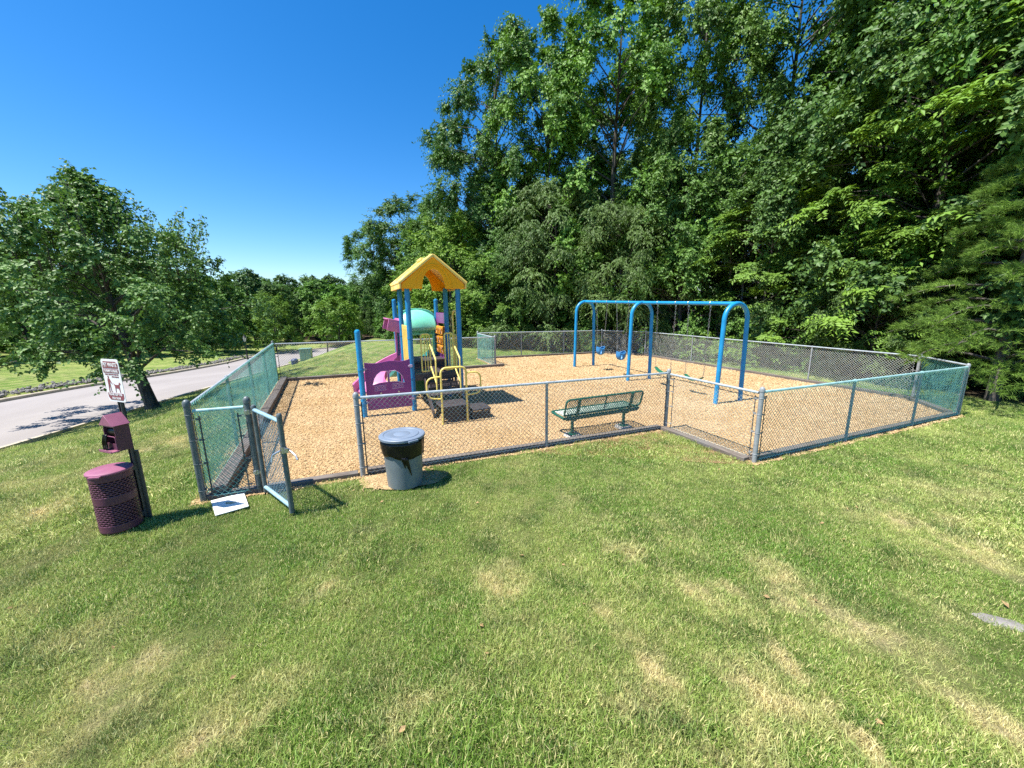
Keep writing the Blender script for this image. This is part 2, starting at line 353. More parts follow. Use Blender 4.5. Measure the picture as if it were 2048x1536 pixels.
def mulch_mat(name, chip):
    m = bpy.data.materials.new(name); t = NT(m)
    pos = t.new('ShaderNodeNewGeometry').outputs['Position']
    a = t.noise(t.map(pos, (1, 1, 0)), 0.8, 4)
    c = t.mix(t.ramp(a, 0.35, 0.65), (0.50, 0.335, 0.155), (0.57, 0.405, 0.215))
    if chip:
        r = t.new('ShaderNodeObjectInfo').outputs['Random']
        c = t.mix(r, t.mix(0.55, c, (0.17, 0.09, 0.035)), t.mix(0.5, c, (0.68, 0.53, 0.32)))
    else:
        v = t.new('ShaderNodeTexVoronoi'); v.inputs['Scale'].default_value = 34; t.l(t.map(pos, (1, 0.6, 1), (0, 0, 0.6)), v.inputs['Vector'])
        g = t.new('ShaderNodeSeparateColor'); t.l(v.outputs['Color'], g.inputs[0])
        c = t.mix(g.outputs[0], t.mix(0.5, c, (0.14, 0.07, 0.03)), c)
        t.bump(t.math('ADD', v.outputs['Distance'], t.noise(pos, 20, 5)), 0.9, 0.03)
    t.l(c, t.b.inputs['Base Color']); t.b.inputs['Roughness'].default_value = 0.85; t.b.inputs['Specular IOR Level'].default_value = 0.2
    return m
MULCH = mulch_mat('wood_mulch', False); CHIPM = mulch_mat('wood_chip', True)

def asphalt_mat():
    m = bpy.data.materials.new('asphalt'); t = NT(m); pos = t.new('ShaderNodeNewGeometry').outputs['Position']
    n = t.noise(pos, 60, 4, 0.7); b = t.noise(t.map(pos, (1, 0.35, 1)), 0.6, 5)
    c = t.mix(t.ramp(n, 0.3, 0.7), (0.215, 0.195, 0.185), (0.30, 0.275, 0.26)); c = t.mix(t.math('MULTIPLY', t.ramp(b, 0.4, 0.7), 0.5), c, (0.33, 0.305, 0.29))
    t.l(c, t.b.inputs['Base Color']); t.b.inputs['Roughness'].default_value = 0.85; t.bump(n, 0.4, 0.01); return m
ASPH = asphalt_mat()
KERB = mat('pale_kerb_concrete', (0.44, 0.38, 0.29), 0.85, 0.12, 4, (0.34, 0.30, 0.24), bump=0.3)

# ------------------------------------------------------------------ terrain and road
RIGHT = [(-10.6, -30, -0.9), (-11.3, -12, -0.9), (-12.0, 3, -0.95), (-12.45, 9, -1.0), (-13.3, 16.5, -1.1), (-15.0, 23.5, -1.45), (-16.6, 29, -1.8), (-18.2, 34, -2.1), (-18.6, 39, -2.35), (-16.5, 44, -2.55), (-11, 48, -2.7), (0, 51, -2.9), (30, 53, -3.2)]
LEFT = [(-17.8, -30, -0.9), (-18.4, -12, -0.9), (-19.1, 3, -0.95), (-19.4, 9, -1.0), (-19.7, 16.5, -1.1), (-20.6, 23.5, -1.45), (-22.2, 30, -1.8), (-24.2, 36, -2.1), (-24.4, 42, -2.35), (-21.5, 49, -2.55), (-13.5, 54, -2.7), (0, 57.5, -2.9), (30, 60, -3.2)]
def dens(P, n=8):
    P = np.array(P, float); out = []
    for i in range(len(P)-1):
        p0 = P[max(i-1, 0)]; p1 = P[i]; p2 = P[i+1]; p3 = P[min(i+2, len(P)-1)]
        for k in range(n):
            t = k/n; out.append(0.5*((2*p1)+(-p0+p2)*t+(2*p0-5*p1+4*p2-p3)*t*t+(-p0+3*p1-3*p2+p3)*t**3))
    out.append(P[-1]); return np.array(out)
RE, LE = dens(RIGHT), dens(LEFT)
RC = (RE+LE)/2; RW = np.hypot(*(RE-LE)[:, :2].T)/2
def road_info(X, Y):
    """distance outside the road edge (negative on the road), road height, side (+1 right)"""
    sh = X.shape; p = np.c_[X.ravel(), Y.ravel()]; best = np.full(len(p), 1e9); zz = np.zeros(len(p)); sd = np.ones(len(p))
    for i in range(len(RC)-1):
        a, b = RC[i], RC[i+1]; ab = b[:2]-a[:2]; L2 = ab@ab
        k = np.clip(((p-a[:2])@ab)/L2, 0, 1)
        q = a[:2]+k[:, None]*ab; wd = RW[i]*(1-k)+RW[i+1]*k
        d = np.hypot(*(p-q).T)-wd; m = d < best
        best[m] = d[m]; zz[m] = (a[2]+k*(b[2]-a[2]))[m]
        s = ab[0]*(p[:, 1]-a[1])-ab[1]*(p[:, 0]-a[0]); sd[m] = np.where(s < 0, 1, -1)[m]
    return best.reshape(sh), zz.reshape(sh), sd.reshape(sh)
def terrain(X, Y):
    X = np.asarray(X, float); Y = np.asarray(Y, float)
    base = gz(X, Y)
    far = np.hypot(X, Y)
    base = base - 0.55*smooth(17.5, 32, Y+0.44*X) - 0.9*smooth(30, 60, Y)
    base = base + 0.55*(1-smooth(0.4, 4.3, np.hypot(X-0.3, Y+0.7)))
    d, zr, sd = road_info(X, Y)
    right = zr+0.10+(base-zr-0.10)*smooth(0.1, 5.6, d)
    lft = zr+0.14+0.035*np.clip(d, 0, 60)+0.5*smooth(6, 22, d)+1.2*smooth(20, 120, d)
    z = np.where(sd > 0, right, lft)
    z = np.where(d < 0.12, zr-0.06, z)
    z = np.where((d >= 0.12) & (d < 0.3), zr-0.06+(z-zr+0.06)*(d-0.12)/0.18, z)
    return z
def litter_mask(X, Y):
    e = edge_y(X)
    return smooth(0.3, 1.6, Y-e)
EDGE = [(-40, 60), (-16, 44), (-13, 36), (-8, 30.5), (-3, 26.6), (2, 23.5), (5.5, 22.4), (8, 21.3), (9.7, 19.6), (11.0, 17.4), (12.0, 15.0), (12.8, 11.5), (13.2, 9.6), (14.5, 8.3), (17, 7.2), (26, 5), (60, 0)]
def edge_y(X): e = np.array(EDGE, float); return np.interp(X, e[:, 0], e[:, 1])

gx = np.unique(np.r_[np.arange(-24, 18.01, 0.3), -24-np.geomspace(0.5, 1500, 34), 18+np.geomspace(0.5, 1500, 34)])
gy = np.unique(np.r_[np.arange(-4, 46.01, 0.35), 46+np.geomspace(0.5, 1500, 34), -4-np.geomspace(0.5, 400, 20)])
GX, GY = np.meshgrid(gx, gy); GZ = terrain(GX, GY)
nx, ny = len(gx), len(gy); idx = np.arange(nx*ny).reshape(ny, nx)
me = np_mesh('ground', np.c_[GX.ravel(), GY.ravel(), GZ.ravel()], np.c_[idx[:-1, :-1].ravel(), idx[:-1, 1:].ravel(), idx[1:, 1:].ravel(), idx[1:, :-1].ravel()])
la = me.attributes.new('litter', 'FLOAT', 'POINT'); la.data.foreach_set('value', litter_mask(GX, GY).ravel().astype(np.float32))
tf = me.attributes.new('turf', 'FLOAT', 'POINT'); tf.data.foreach_set('value', (1-smooth(9.0, 14.0, np.hypot(GX, GY))).ravel().astype(np.float32))
ground = link_mesh('lawn', me, LAWN, sharp=None); ground['kind'] = 'structure'
for p in me.polygons: p.use_smooth = True

n = len(RE); V = np.r_[RE, LE]+np.array([0, 0, 0.0]); F = np.array([(i, i+1, n+i+1, n+i) for i in range(n-1)])
road = link_mesh('road', np_mesh('road', V, F), ASPH, sharp=None); road['kind'] = 'structure'
def kerb(E, side, name):
    t = np.gradient(E[:, :2], axis=0); t /= np.hypot(*t.T)[:, None]; nrm = np.c_[t[:, 1], -t[:, 0]]*side
    prof = [(-0.02, -0.1), (0.0, 0.10), (0.03, 0.125), (0.15, 0.125), (0.155, -0.1)]
    V = np.concatenate([np.c_[E[:, :2]+nrm*o, E[:, 2]+h] for o, h in prof]); m = len(E)
    F = np.array([(j*m+i, j*m+i+1, (j+1)*m+i+1, (j+1)*m+i) for j in range(len(prof)-1) for i in range(m-1)])
    o = link_mesh(name, np_mesh(name, V, F), KERB, sharp=30); o['kind'] = 'structure'
kerb(RE, 1, 'kerb'); kerb(LE, -1, 'kerb')

# mulch bed inside the fence
INSIDE = [(0.0, 0.0), (7.6, 0.0), (7.6, -1.87), (14.73, -1.87), (16.0, -0.6), (16.0, 9.75), (14.5, 11.4), (7.55, 11.4), (7.45, 9.0), (-0.2, 8.45)]
def grow(poly, d):
    P = [Vector((*p, 0)) for p in poly]; out = []
    for i in range(len(P)):
        a, b, c = P[i-1], P[i], P[(i+1) % len(P)]
        n1 = (b-a).normalized(); n2 = (c-b).normalized(); m1 = Vector((n1.y, -n1.x, 0)); m2 = Vector((n2.y, -n2.x, 0))
        k = (m1+m2); k = k/max(k.length_squared*0.5, 0.3); out.append(((b+k*d).x, (b+k*d).y))
    return out
def ring_pts(poly, step=0.12):
    out = []
    for i in range(len(poly)):
        a = np.array(poly[i]); b = np.array(poly[(i+1) % len(poly)]); m = max(1, int(np.hypot(*(b-a))/step))
        out += [a+(b-a)*k/m for k in range(m)]
    return out
rim = []
for p in ring_pts(grow(INSIDE, 0.06)):
    x, y = wor(*p); k = mnoise.noise(Vector((x*1.7, y*1.7, 3)))*0.5+mnoise.noise(Vector((x*6, y*6, 7)))*0.3
    c = np.array([9, 4.0]); d = np.array(p)-c; d /= np.hypot(*d); out = max(-0.04, 0.03+0.20*k)
    rim.append(np.array(p)+d*out)
# soil patch round the bin
bm = bmesh.new(); vs = [bm.verts.new((*wor(*p), 0)) for p in rim]; bm.faces.new(vs); bmesh.ops.triangulate(bm, faces=bm.faces[:])
for v in bm.verts: v.co.z = gz(v.co.x, v.co.y)+0.012
me = bpy.data.meshes.new('mulch_bed'); bm.to_mesh(me); bm.free()
mulch = link_mesh('mulch_bed', me, MULCH, sharp=None); mulch['kind'] = 'structure'
bm = bmesh.new(); vs = []
for k in range(40):
    a = k*2*math.pi/40; r = 0.42*(1+0.5*mnoise.noise(Vector((math.cos(a)*1.5, math.sin(a)*1.5, 4.4))))
    x, y = wor(2.3+math.cos(a)*r*1.35, -0.36+math.sin(a)*r*0.8); vs.append(bm.verts.new((x, y, gz(x, y)+0.017)))
bm.faces.new(vs); bmesh.ops.triangulate(bm, faces=bm.faces[:])
me = bpy.data.meshes.new('bare_soil'); bm.to_mesh(me); bm.free()
SOIL = mat('dry_soil', (0.40, 0.28, 0.15), 0.9, 0.25, 7, (0.24, 0.17, 0.09), bump=0.8, bdist=0.02, spec=0.1)
soil = link_mesh('bare_soil', me, SOIL, sharp=None); soil['kind'] = 'structure'

def in_poly(px, py, poly):
    ins = np.zeros(len(px), bool); j = len(poly)-1
    for i in range(len(poly)):
        xi, yi = poly[i]; xj, yj = poly[j]
        c = ((yi > py) != (yj > py)) & (px < (xj-xi)*(py-yi)/(yj-yi+1e-12)+xi); ins ^= c; j = i
    return ins
def to_local(X, Y):
    d = np.c_[X, Y]-A0; return d@U, d@W

# ------------------------------------------------------------------ scattering (one object of countless pieces)
def scatter(name, P, rot, scl, sources, pick, kind='stuff'):
    coll = bpy.data.collections.new(name+'_sources')
    for o in sources: coll.objects.link(o)
    me = bpy.data.meshes.new(name); me.vertices.add(len(P)); me.vertices.foreach_set('co', np.ascontiguousarray(P, np.float32).ravel())
    a = me.attributes.new('rot', 'FLOAT_VECTOR', 'POINT'); a.data.foreach_set('vector', np.ascontiguousarray(rot, np.float32).ravel())
    a = me.attributes.new('scl', 'FLOAT', 'POINT'); a.data.foreach_set('value', np.ascontiguousarray(scl, np.float32))
    a = me.attributes.new('pick', 'INT', 'POINT'); a.data.foreach_set('value', np.ascontiguousarray(pick, np.int32))
    o = bpy.data.objects.new(name, me); COL.objects.link(o); o['kind'] = kind
    g = bpy.data.node_groups.new(name, 'GeometryNodeTree')
    g.interface.new_socket('Geometry', in_out='INPUT', socket_type='NodeSocketGeometry'); g.interface.new_socket('Geometry', in_out='OUTPUT', socket_type='NodeSocketGeometry')
    N = g.nodes; gi = N.new('NodeGroupInput'); go = N.new('NodeGroupOutput'); ip = N.new('GeometryNodeInstanceOnPoints'); ci = N.new('GeometryNodeCollectionInfo')
    ci.inputs[0].default_value = coll; ci.inputs['Separate Children'].default_value = True; ci.inputs['Reset Children'].default_value = True
    ip.inputs['Pick Instance'].default_value = True
    def att(nm, ty):
        x = N.new('GeometryNodeInputNamedAttribute'); x.data_type = ty; x.inputs['Name'].default_value = nm
        return [q for q in x.outputs if q.enabled and q.name == 'Attribute'][0]
    L = g.links.new
    L(gi.outputs[0], ip.inputs['Points']); L(ci.outputs[0], ip.inputs['Instance']); L(att('pick', 'INT'), ip.inputs['Instance Index'])
    L(att('rot', 'FLOAT_VECTOR'), ip.inputs['Rotation']); L(att('scl', 'FLOAT'), ip.inputs['Scale']); L(ip.outputs[0], go.inputs[0])
    md = o.modifiers.new('scatter', 'NODES'); md.node_group = g
    return o
def source(name, me, *mats):
    for m in mats: me.materials.append(m)
    return bpy.data.objects.new(name, me)

rng = np.random.default_rng(11)
def tuft(nb, rad, hmin, hmax, wid, seed, lean=0.9):
    r = np.random.default_rng(seed); V = []; F = []; T = []
    for i in range(nb):
        a = r.uniform(0, 2*np.pi); q = rad*math.sqrt(r.uniform()); b = np.array([q*math.cos(a), q*math.sin(a), -0.006])
        h = r.uniform(hmin, hmax); az = r.uniform(0, 2*np.pi); ln = abs(r.normal(0.55, 0.4))*lean
        d = np.array([math.cos(az), math.sin(az), 0]); s = np.array([-math.sin(az), math.cos(az), 0])
        ya = r.uniform(0, np.pi); s = s*math.cos(ya)*1.0+d*math.sin(ya)*0.5; s /= np.linalg.norm(s)
        w = wid*r.uniform(0.7, 1.3)/2
        m = b+d*h*ln*0.38+np.array([0, 0, h*0.62]); tp = b+d*h*ln*1.05+np.array([0, 0, h*(1.0-0.22*ln*ln)])
        k = len(V); V += [b-s*w, b+s*w, m+s*w*0.85, m-s*w*0.85, tp]
        F += [(k, k+1, k+2), (k, k+2, k+3), (k+3, k+2, k+4)]; T += [r.uniform()]*3
    return np_mesh('tuft', np.array(V), np.array(F), np.array(T))
tufts = [source('grass_tuft', tuft(56, 0.085, 0.016, 0.046, 0.0034, s), BLADE) for s in range(5)] + [source('grass_tuft', tuft(60, 0.12, 0.020, 0.050, 0.0052, 20+s), BLADE) for s in range(3)]
def grass_points(r0, r1, dens_):
    area = math.pi*(r1*r1-r0*r0); n = int(area*dens_); r = np.sqrt(rng.uniform(r0*r0, r1*r1, n)); a = rng.uniform(0, 2*np.pi, n)
    X, Y = r*np.cos(a), r*np.sin(a)
    k = (Y > -1.2-0.0*X) & (np.abs(X) < 2.2+1.75*np.maximum(Y, -0.3)+0.0)
    return X[k], Y[k]
GP = []
for r0, r1, dn, big in ((0, 3.2, 640, 0), (3.2, 6, 420, 0), (6, 10, 220, 1), (10, 15, 90, 1), (15, 22, 26, 1)):
    X, Y = grass_points(r0, r1, dn)
    s, t = to_local(X, Y)
    ok = ~in_poly(s, t, grow(INSIDE, 0.10)); d, zr, sdd = road_info(X, Y); ok &= (d > 0.2) & (Y < edge_y(X)+0.6)
    ok &= ~(((s-2.3)/0.60)**2+((t+0.36)/0.36)**2 < rng.uniform(0.3, 1.3, len(s)))
    front = (t > -0.30) & (t < 0) & (s > 1.8) & (s < 7.6); ok &= ~(front & (rng.uniform(0.05, 1.0, size=len(s)) < 0.55*(1+t/0.30)))
    X, Y = X[ok], Y[ok]; GP.append(np.c_[X, Y, terrain(X, Y), np.full(len(X), big), np.full(len(X), r1)])
GP = np.concatenate(GP); m = len(GP)
sn = np.array([mnoise.noise(Vector((x*0.9, y*0.9, 0.5))) for x, y in GP[:, :2]])
t1 = np.array([mnoise.noise(Vector((x*1.3, y*1.3, 9.5)))+0.6*mnoise.noise(Vector((x*4, y*4, 2.5))) for x, y in GP[:, :2]]); t2 = np.array([mnoise.noise(Vector((x*1.3, y*1.3, 19.5)))+0.6*mnoise.noise(Vector((x*4, y*4, 12.5))) for x, y in GP[:, :2]])
scatter('grass', GP[:, :3], np.c_[rng.normal(0, 0.12, m)+t1*0.4, rng.normal(0, 0.12, m)+t2*0.4, rng.uniform(0, 6.28, m)], (0.92+0.45*sn)*rng.uniform(0.75, 1.3, m)*np.where(GP[:, 3] > 0, 1.15, 1.0),
        tufts, np.where(GP[:, 3] > 0, rng.integers(5, 8, m), rng.integers(0, 5, m)))

def dead_leaf(seed):
    r = np.random.default_rng(seed); L = r.uniform(0.018, 0.035); V = np.array([[-L, 0, 0], [0, L*.6, L*.35], [L, 0, 0.004], [0, -L*.6, L*.25]]); return np_mesh('leaf', V, np.array([(0, 1, 2), (0, 2, 3)]))
DLM = mat('dead_leaf', (0.34, 0.22, 0.10), 0.8, 0.4, 15, bump=0)
X, Y = grass_points(0.5, 11, 0.9); s_, t_ = to_local(X, Y); k = ~in_poly(s_, t_, grow(INSIDE, -0.2)) & (road_info(X, Y)[0] > 0.3); X, Y = X[k], Y[k]; m = len(X)
scatter('fallen_leaves', np.c_[X, Y, terrain(X, Y)+0.03], rng.uniform(-0.5, 0.5, (m, 3))*np.array([1, 1, 6]), rng.uniform(0.6, 1.2, m), [source('leaf', dead_leaf(q), DLM) for q in range(3)], rng.integers(0, 3, m))
def chip(seed):
    r = np.random.default_rng(seed); L, w, h = r.uniform(0.022, 0.05), r.uniform(0.007, 0.015), r.uniform(0.003, 0.007)
    x = np.array([[-L, -w*.6, 0], [L*.8, -w, 0], [L, w*.5, 0], [-L*.8, w, 0]])/1.0*np.array([.5, .5, 1])
    V = np.r_[x, x*[.9, .8, 1]+[0, 0, h]]; F = np.array([(4, 5, 6, 7), (0, 1, 5, 4), (1, 2, 6, 5), (2, 3, 7, 6), (3, 0, 4, 7)])
    return np_mesh('chip', V, F)
chips = [source('wood_chip', chip(s), CHIPM) for s in range(7)]
N0 = 230000; ss = rng.uniform(-0.3, 16.1, N0); tt = rng.uniform(-2.2, 11.6, N0)
ok = in_poly(ss, tt, grow(INSIDE, 0.12)) | (((ss-2.3)/0.66)**2+((tt+0.30)/0.38)**2 < rng.uniform(0, 1, N0)); ss, tt = ss[ok], tt[ok]
q = A0+ss[:, None]*U+tt[:, None]*W; dist = np.hypot(q[:, 0], q[:, 1]); keep = rng.uniform(size=len(q)) < np.clip(9.0/dist, 0.35, 1.0); q = q[keep]; dist = dist[keep]; m = len(q)
scatter('wood_chips', np.c_[q, gz(q[:, 0], q[:, 1])+0.014+rng.uniform(0, 0.008, m)], np.c_[rng.normal(0, 0.32, m), rng.normal(0, 0.32, m), rng.uniform(0, 6.28, m)], rng.uniform(0.55, 1.25, m)*np.clip(dist/8.5, 1, 1.7), chips, rng.integers(0, 7, m))

# ------------------------------------------------------------------ chain link fences
def fabric(L, H, z0, slope, p=0.0355, r=0.0034, spikes=False):
    """woven zigzag wires: returns verts, faces of three-sided wires"""
    nb = max(2, int(round(L/p))); pp = L/nb; m = int(round(H/p))+1; hz = H/(m-1)
    i = np.arange(nb)[:, None]; j = np.arange(m)[None, :]
    X = i*pp+pp*(((j+i) % 2)*1.12-0.06); Y = np.where((j+i) % 2 == 0, r*0.8, -r*0.8)+0*i; Z = z0+j*hz+0*i+slope*X
    C = np.stack([X, Y+0*X, Z], -1)
    if spikes:
        top = C[:, -1:, :].copy(); top[:, :, 2] += 0.03; top[:, :, 0] += np.where(((m-1+i) % 2) == 0, -0.008, 0.008); C = np.concatenate([C, top], 1); m += 1
    ang = np.array([0.3, 2.394, 4.489]); off = np.stack([np.cos(ang)*r, np.sin(ang)*r, 0*ang], -1)
    V = (C[:, :, None, :]+off[None, None]).reshape(-1, 3)
    b = (np.arange(nb)[:, None, None]*m+np.arange(m-1)[None, :, None])*3; k = np.arange(3)[None, None, :]; k2 = (k+1) % 3
    F = np.stack([b+k, b+k2, b+3+k2, b+3+k], -1).reshape(-1, 4)
    return V, F
def fence(name, label, p0, p1, posts, ends, fab, postm=GALV, railm=RAIL, H=1.2, spikes=False, cap=True, side=-1, z0=None, z1=None, rwire=0.0035):
    """p0,p1 playground axes; posts = distances of line posts; ends = (post at start, post at end)"""
    a = np.array(wor(*p0)); b = np.array(wor(*p1)); L = float(np.hypot(*(b-a))); rz = math.atan2(b[1]-a[1], b[0]-a[0])
    za = gz(*a) if z0 is None else z0; zb = gz(*b) if z1 is None else z1; sl = (zb-za)/L
    T = thing(name, label, 'fence', (a[0], a[1], za), rz, 'chain link fence runs round the playground')
    def zz(x): return sl*x
    V, F = fabric(L-0.10, H-0.05, 0.045, sl, spikes=spikes, r=rwire); V[:, 0] += 0.05; V[:, 1] += side*0.028
    link_mesh('chain_link_mesh', np_mesh('chain_link_mesh', V, F), fab, T, sharp=None)
    mb = MB(); mb.tube([(0.0, 0, H+zz(0)), (L, 0, H+zz(L))], 0.021, 10); mb.build('top_rail', railm, T)
    mb = MB(); mb.tube([(0.05, side*0.028, 0.07+zz(0)), (L-0.05, side*0.028, 0.07+zz(L))], 0.003, 5); mb.build('tension_wire', fab, T)
    for x in posts:
        mb = MB(); mb.tube([(x, 0, -0.25+zz(x)), (x, 0, H-0.018+zz(x))], 0.024, 12)
        o = mb.build('line_post', postm, T)
        mb = MB(); mb.ring((x, 0, H+zz(x)), 0.026, 0.008, 'x', 12, 6)
        for h in (0.3, 0.6, 0.9): mb.ring((x, side*0.004, h+zz(x)), 0.029, 0.002, 'z', 12, 4)
        mb.build('rail_loop', railm, o)['kind'] = 'stuff'
    for x, on in ((0.0, ends[0]), (L, ends[1])):
        if on:
            mb = MB(); mb.tube([(x, 0, -0.25+zz(x)), (x, 0, H+0.03+zz(x))], 0.036, 14); o = mb.build('end_post', postm, T)
            mb = MB(); mb.lathe([(0.040, -0.03), (0.041, 0.005), (0.034, 0.03), (0.018, 0.046), (0.003, 0.05)], (x, 0, H+0.035+zz(x)), 14); mb.build('cap', postm, o)
        sg = 1 if x == 0 else -1
        mb = MB(); mb.box((x+sg*0.062, side*0.028, H/2+zz(x)), (0.016, 0.005, H-0.12)); o = mb.build('tension_bar', DARKM, T)
        mb = MB()
        for h in (0.15, 0.5, 0.8, H-0.10):
            mb.ring((x, 0, h+zz(x)), 0.038, 0.0032, 'z', 14, 5); mb.box((x+sg*0.05, side*0.024, h+zz(x)), (0.05, 0.012, 0.022))
        mb.build('tension_band', postm, o)['kind'] = 'stuff'
    return T
fence('chain_link_fence', 'long teal chain link run on the left beside the road, spiky top edge', (0, 0), (-0.2, 8.45), (2.1, 4.2, 6.3), (True, True), TEAL, GREY, RAIL, 1.22, True, side=-1)
fence('chain_link_fence', 'very short teal chain link panel left of the open gate', (0.045, 0), (0.555, 0), (), (False, False), TEAL, GREY, TRAIL, 1.16)
fence('chain_link_fence', 'pale grey chain link run right behind the grey bin and green bench', (1.86, 0), (7.6, 0), (3.0,), (True, True), MGREY, GALV, RAIL, 1.16, rwire=0.0036)
fence('chain_link_fence', 'short chain link jog with its pale top rail between two front corner posts', (7.6, -0.05), (7.6, -1.82), (), (False, False), MGREY, GALV, RAIL, 1.14, side=1)
fence('chain_link_fence', 'teal chain link run at the front right reaching toward the pines', (7.6, -1.87), (14.73, -1.87), (2.55, 5.0), (True, True), TEAL, GALV, TRAIL, 1.16, rwire=0.0036)
fence('chain_link_fence', 'short slanted teal chain link run closing the far right corner', (14.77, -1.83), (16.0, -0.6), (), (False, True), TEAL, GALV, RAIL, 1.2)
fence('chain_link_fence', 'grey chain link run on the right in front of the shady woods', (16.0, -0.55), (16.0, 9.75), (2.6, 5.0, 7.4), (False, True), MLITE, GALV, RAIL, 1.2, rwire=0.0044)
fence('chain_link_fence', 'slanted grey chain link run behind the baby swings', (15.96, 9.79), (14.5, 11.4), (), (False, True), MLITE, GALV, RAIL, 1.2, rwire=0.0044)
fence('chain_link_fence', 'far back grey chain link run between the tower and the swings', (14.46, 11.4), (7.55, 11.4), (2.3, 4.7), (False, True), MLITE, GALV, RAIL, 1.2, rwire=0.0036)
fence('chain_link_fence', 'narrow teal chain link jog far behind the yellow handrails', (7.53, 11.36), (7.45, 9.0), (), (False, True), TEAL, GALV, RAIL, 1.18, rwire=0.0036)
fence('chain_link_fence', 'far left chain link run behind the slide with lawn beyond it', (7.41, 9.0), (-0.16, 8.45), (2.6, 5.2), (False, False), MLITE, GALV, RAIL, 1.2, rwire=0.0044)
# gate posts
for x, lab in ((0.60, 'dark gate post carrying the hinges of the open gate'),):
    wx, wy = wor(x, 0); T = thing('gate_post', lab, 'post', (wx, wy, gz(wx, wy)), TH)
    mb = MB(); mb.tube([(0, 0, -0.25), (0, 0, 1.24)], 0.037, 14); mb.build('pole', GREY, T)
    mb = MB(); mb.lathe([(0.041, -0.03), (0.042, 0.005), (0.035, 0.03), (0.018, 0.05), (0.003, 0.055)], (0, 0, 1.24), 14); mb.build('cap', GREY, T)
    mb = MB()
    for h in (1.10, 0.30):
        mb.lathe([(0.041, -0.03), (0.044, -0.03), (0.044, 0.03), (0.041, 0.03)], (0, 0, h), 14, False); mb.box((0.055, -0.02, h), (0.05, 0.035, 0.03)); mb.box((-0.02, -0.048, h), (0.03, 0.02, 0.04)); mb.build('hinge', STEEL, T); mb = MB()
# open gate
hx, hy = wor(0.66, -0.04); fx, fy = wor(1.04, -0.81); gl = math.hypot(fx-hx, fy-hy); grz = math.atan2(fy-hy, fx-hx)
G = thing('gate', 'open blue grey chain link gate swung out over the grass', 'gate', (hx, hy, gz(hx, hy)), grz)
for x, nm, top in ((0.03, 'hinge_stile', 1.17), (gl, 'latch_stile', 1.20)):
    mb = MB(); mb.tube([(x, 0, 0.03), (x, 0, top)], 0.026 if x < 0.5 else 0.029, 12); o = mb.build(nm, GREY, G)
    mb = MB(); mb.lathe([(0.03, -0.02), (0.031, 0.0), (0.022, 0.018), (0.003, 0.026)], (x, 0, top), 12); mb.build('cap', GREY, o)
for z in (0.10, 1.13):
    mb = MB(); mb.tube([(0.03, 0, z), (gl, 0, z)], 0.023, 12); mb.build('rail', MBLUE, G)
V, F = fabric(gl-0.10, 1.05, 0.09, 0.0, r=0.0031); V[:, 0] += 0.06; V[:, 1] += 0.026
link_mesh('chain_link_mesh', np_mesh('gate_mesh', V, F), MBLUE, G, sharp=None)
for x in (0.075, gl-0.055):
    mb = MB(); mb.box((x, 0.028, 0.61), (0.014, 0.005, 1.0)); mb.build('tension_bar', DARKM, G)
mb = MB(); z = 0.80
mb.lathe([(0.031, -0.035), (0.035, -0.035), (0.035, 0.035), (0.031, 0.035)], (gl, 0, z), 12, False); mb.box((gl+0.045, 0.01, z), (0.05, 0.03, 0.05))
mb.tube(rounded([(gl+0.01, 0.04, z), (gl+0.16, 0.06, z-0.05), (gl+0.20, 0.06, z-0.09)], 0.03), 0.011, 8); mb.tube(rounded([(gl+0.01, -0.04, z), (gl-0.03, -0.11, z-0.04), (gl-0.02, -0.13, z-0.11)], 0.03), 0.011, 8)
mb.build('latch', STEEL, G)
mb = MB(); mb.tube([(0.06, 0.03, 0.14), (gl-0.04, 0.03, 0.80)], 0.0035, 6); mb.build('brace_wire', DARKM, G)

# landscape timbers round the mulch
def timber_run(label, p0, p1, inset=0.0, hgt=0.12, wd=0.15, piece=2.4):
    a = np.array(wor(*p0)); b = np.array(wor(*p1)); L = float(np.hypot(*(b-a))); rz = math.atan2(b[1]-a[1], b[0]-a[0]); za, zb = gz(*a), gz(*b)
    T = thing('timber_edging', label, 'edging', (a[0], a[1], za), rz, 'timber edging round the mulch'); n = max(1, int(round(L/piece))); x = 0.0
    for i in range(n):
        l = L/n; mb = MB(); mid = x+l/2; j = (random.random()-0.5)*0.012
        mb.box((mid, inset+j, hgt/2-0.05+(zb-za)*mid/L), (l-0.008, wd, hgt+0.10), 0, Matrix.Rotation((random.random()-.5)*0.01, 3, 'Z')@Matrix.Rotation(-math.atan2(zb-za, L), 3, 'Y'))
        mb.build('timber', TIMBER, T, bevel=0.008); x += l
random.seed(4)
timber_run('grey weathered timbers along the left fence with dark shadow on the mulch', (0.02, 0.02), (-0.14, 8.5), -0.14, 0.15, 0.17)
timber_run('grey timber at the gate opening beside the white board', (-0.02, 0.05), (1.80, 0.05), 0.0, 0.07, 0.13, 1.9)
timber_run('low timbers under the front fence behind the grey bin', (1.92, 0.08), (7.5, 0.08), 0.0, 0.08, 0.13)
timber_run('timber under the short front fence jog', (7.52, 0.0), (7.52, -1.8), 0.0, 0.08, 0.13)
timber_run('timbers under the front right teal fence', (7.6, -1.79), (14.7, -1.79), 0.0, 0.08, 0.13)
timber_run('timber across the slanted right corner of the mulch', (14.72, -1.72), (15.9, -0.54), 0.0, 0.10, 0.15)
timber_run('timbers along the right edge of the mulch before the woods', (15.88, -0.5), (15.88, 9.7), 0.0, 0.10, 0.15)
timber_run('timber across the slanted back corner behind the swings', (15.84, 9.72), (14.42, 11.28), 0.0, 0.10, 0.15)
timber_run('timbers along the far back edge of the mulch', (14.4, 11.28), (7.6, 11.28), 0.0, 0.10, 0.15)
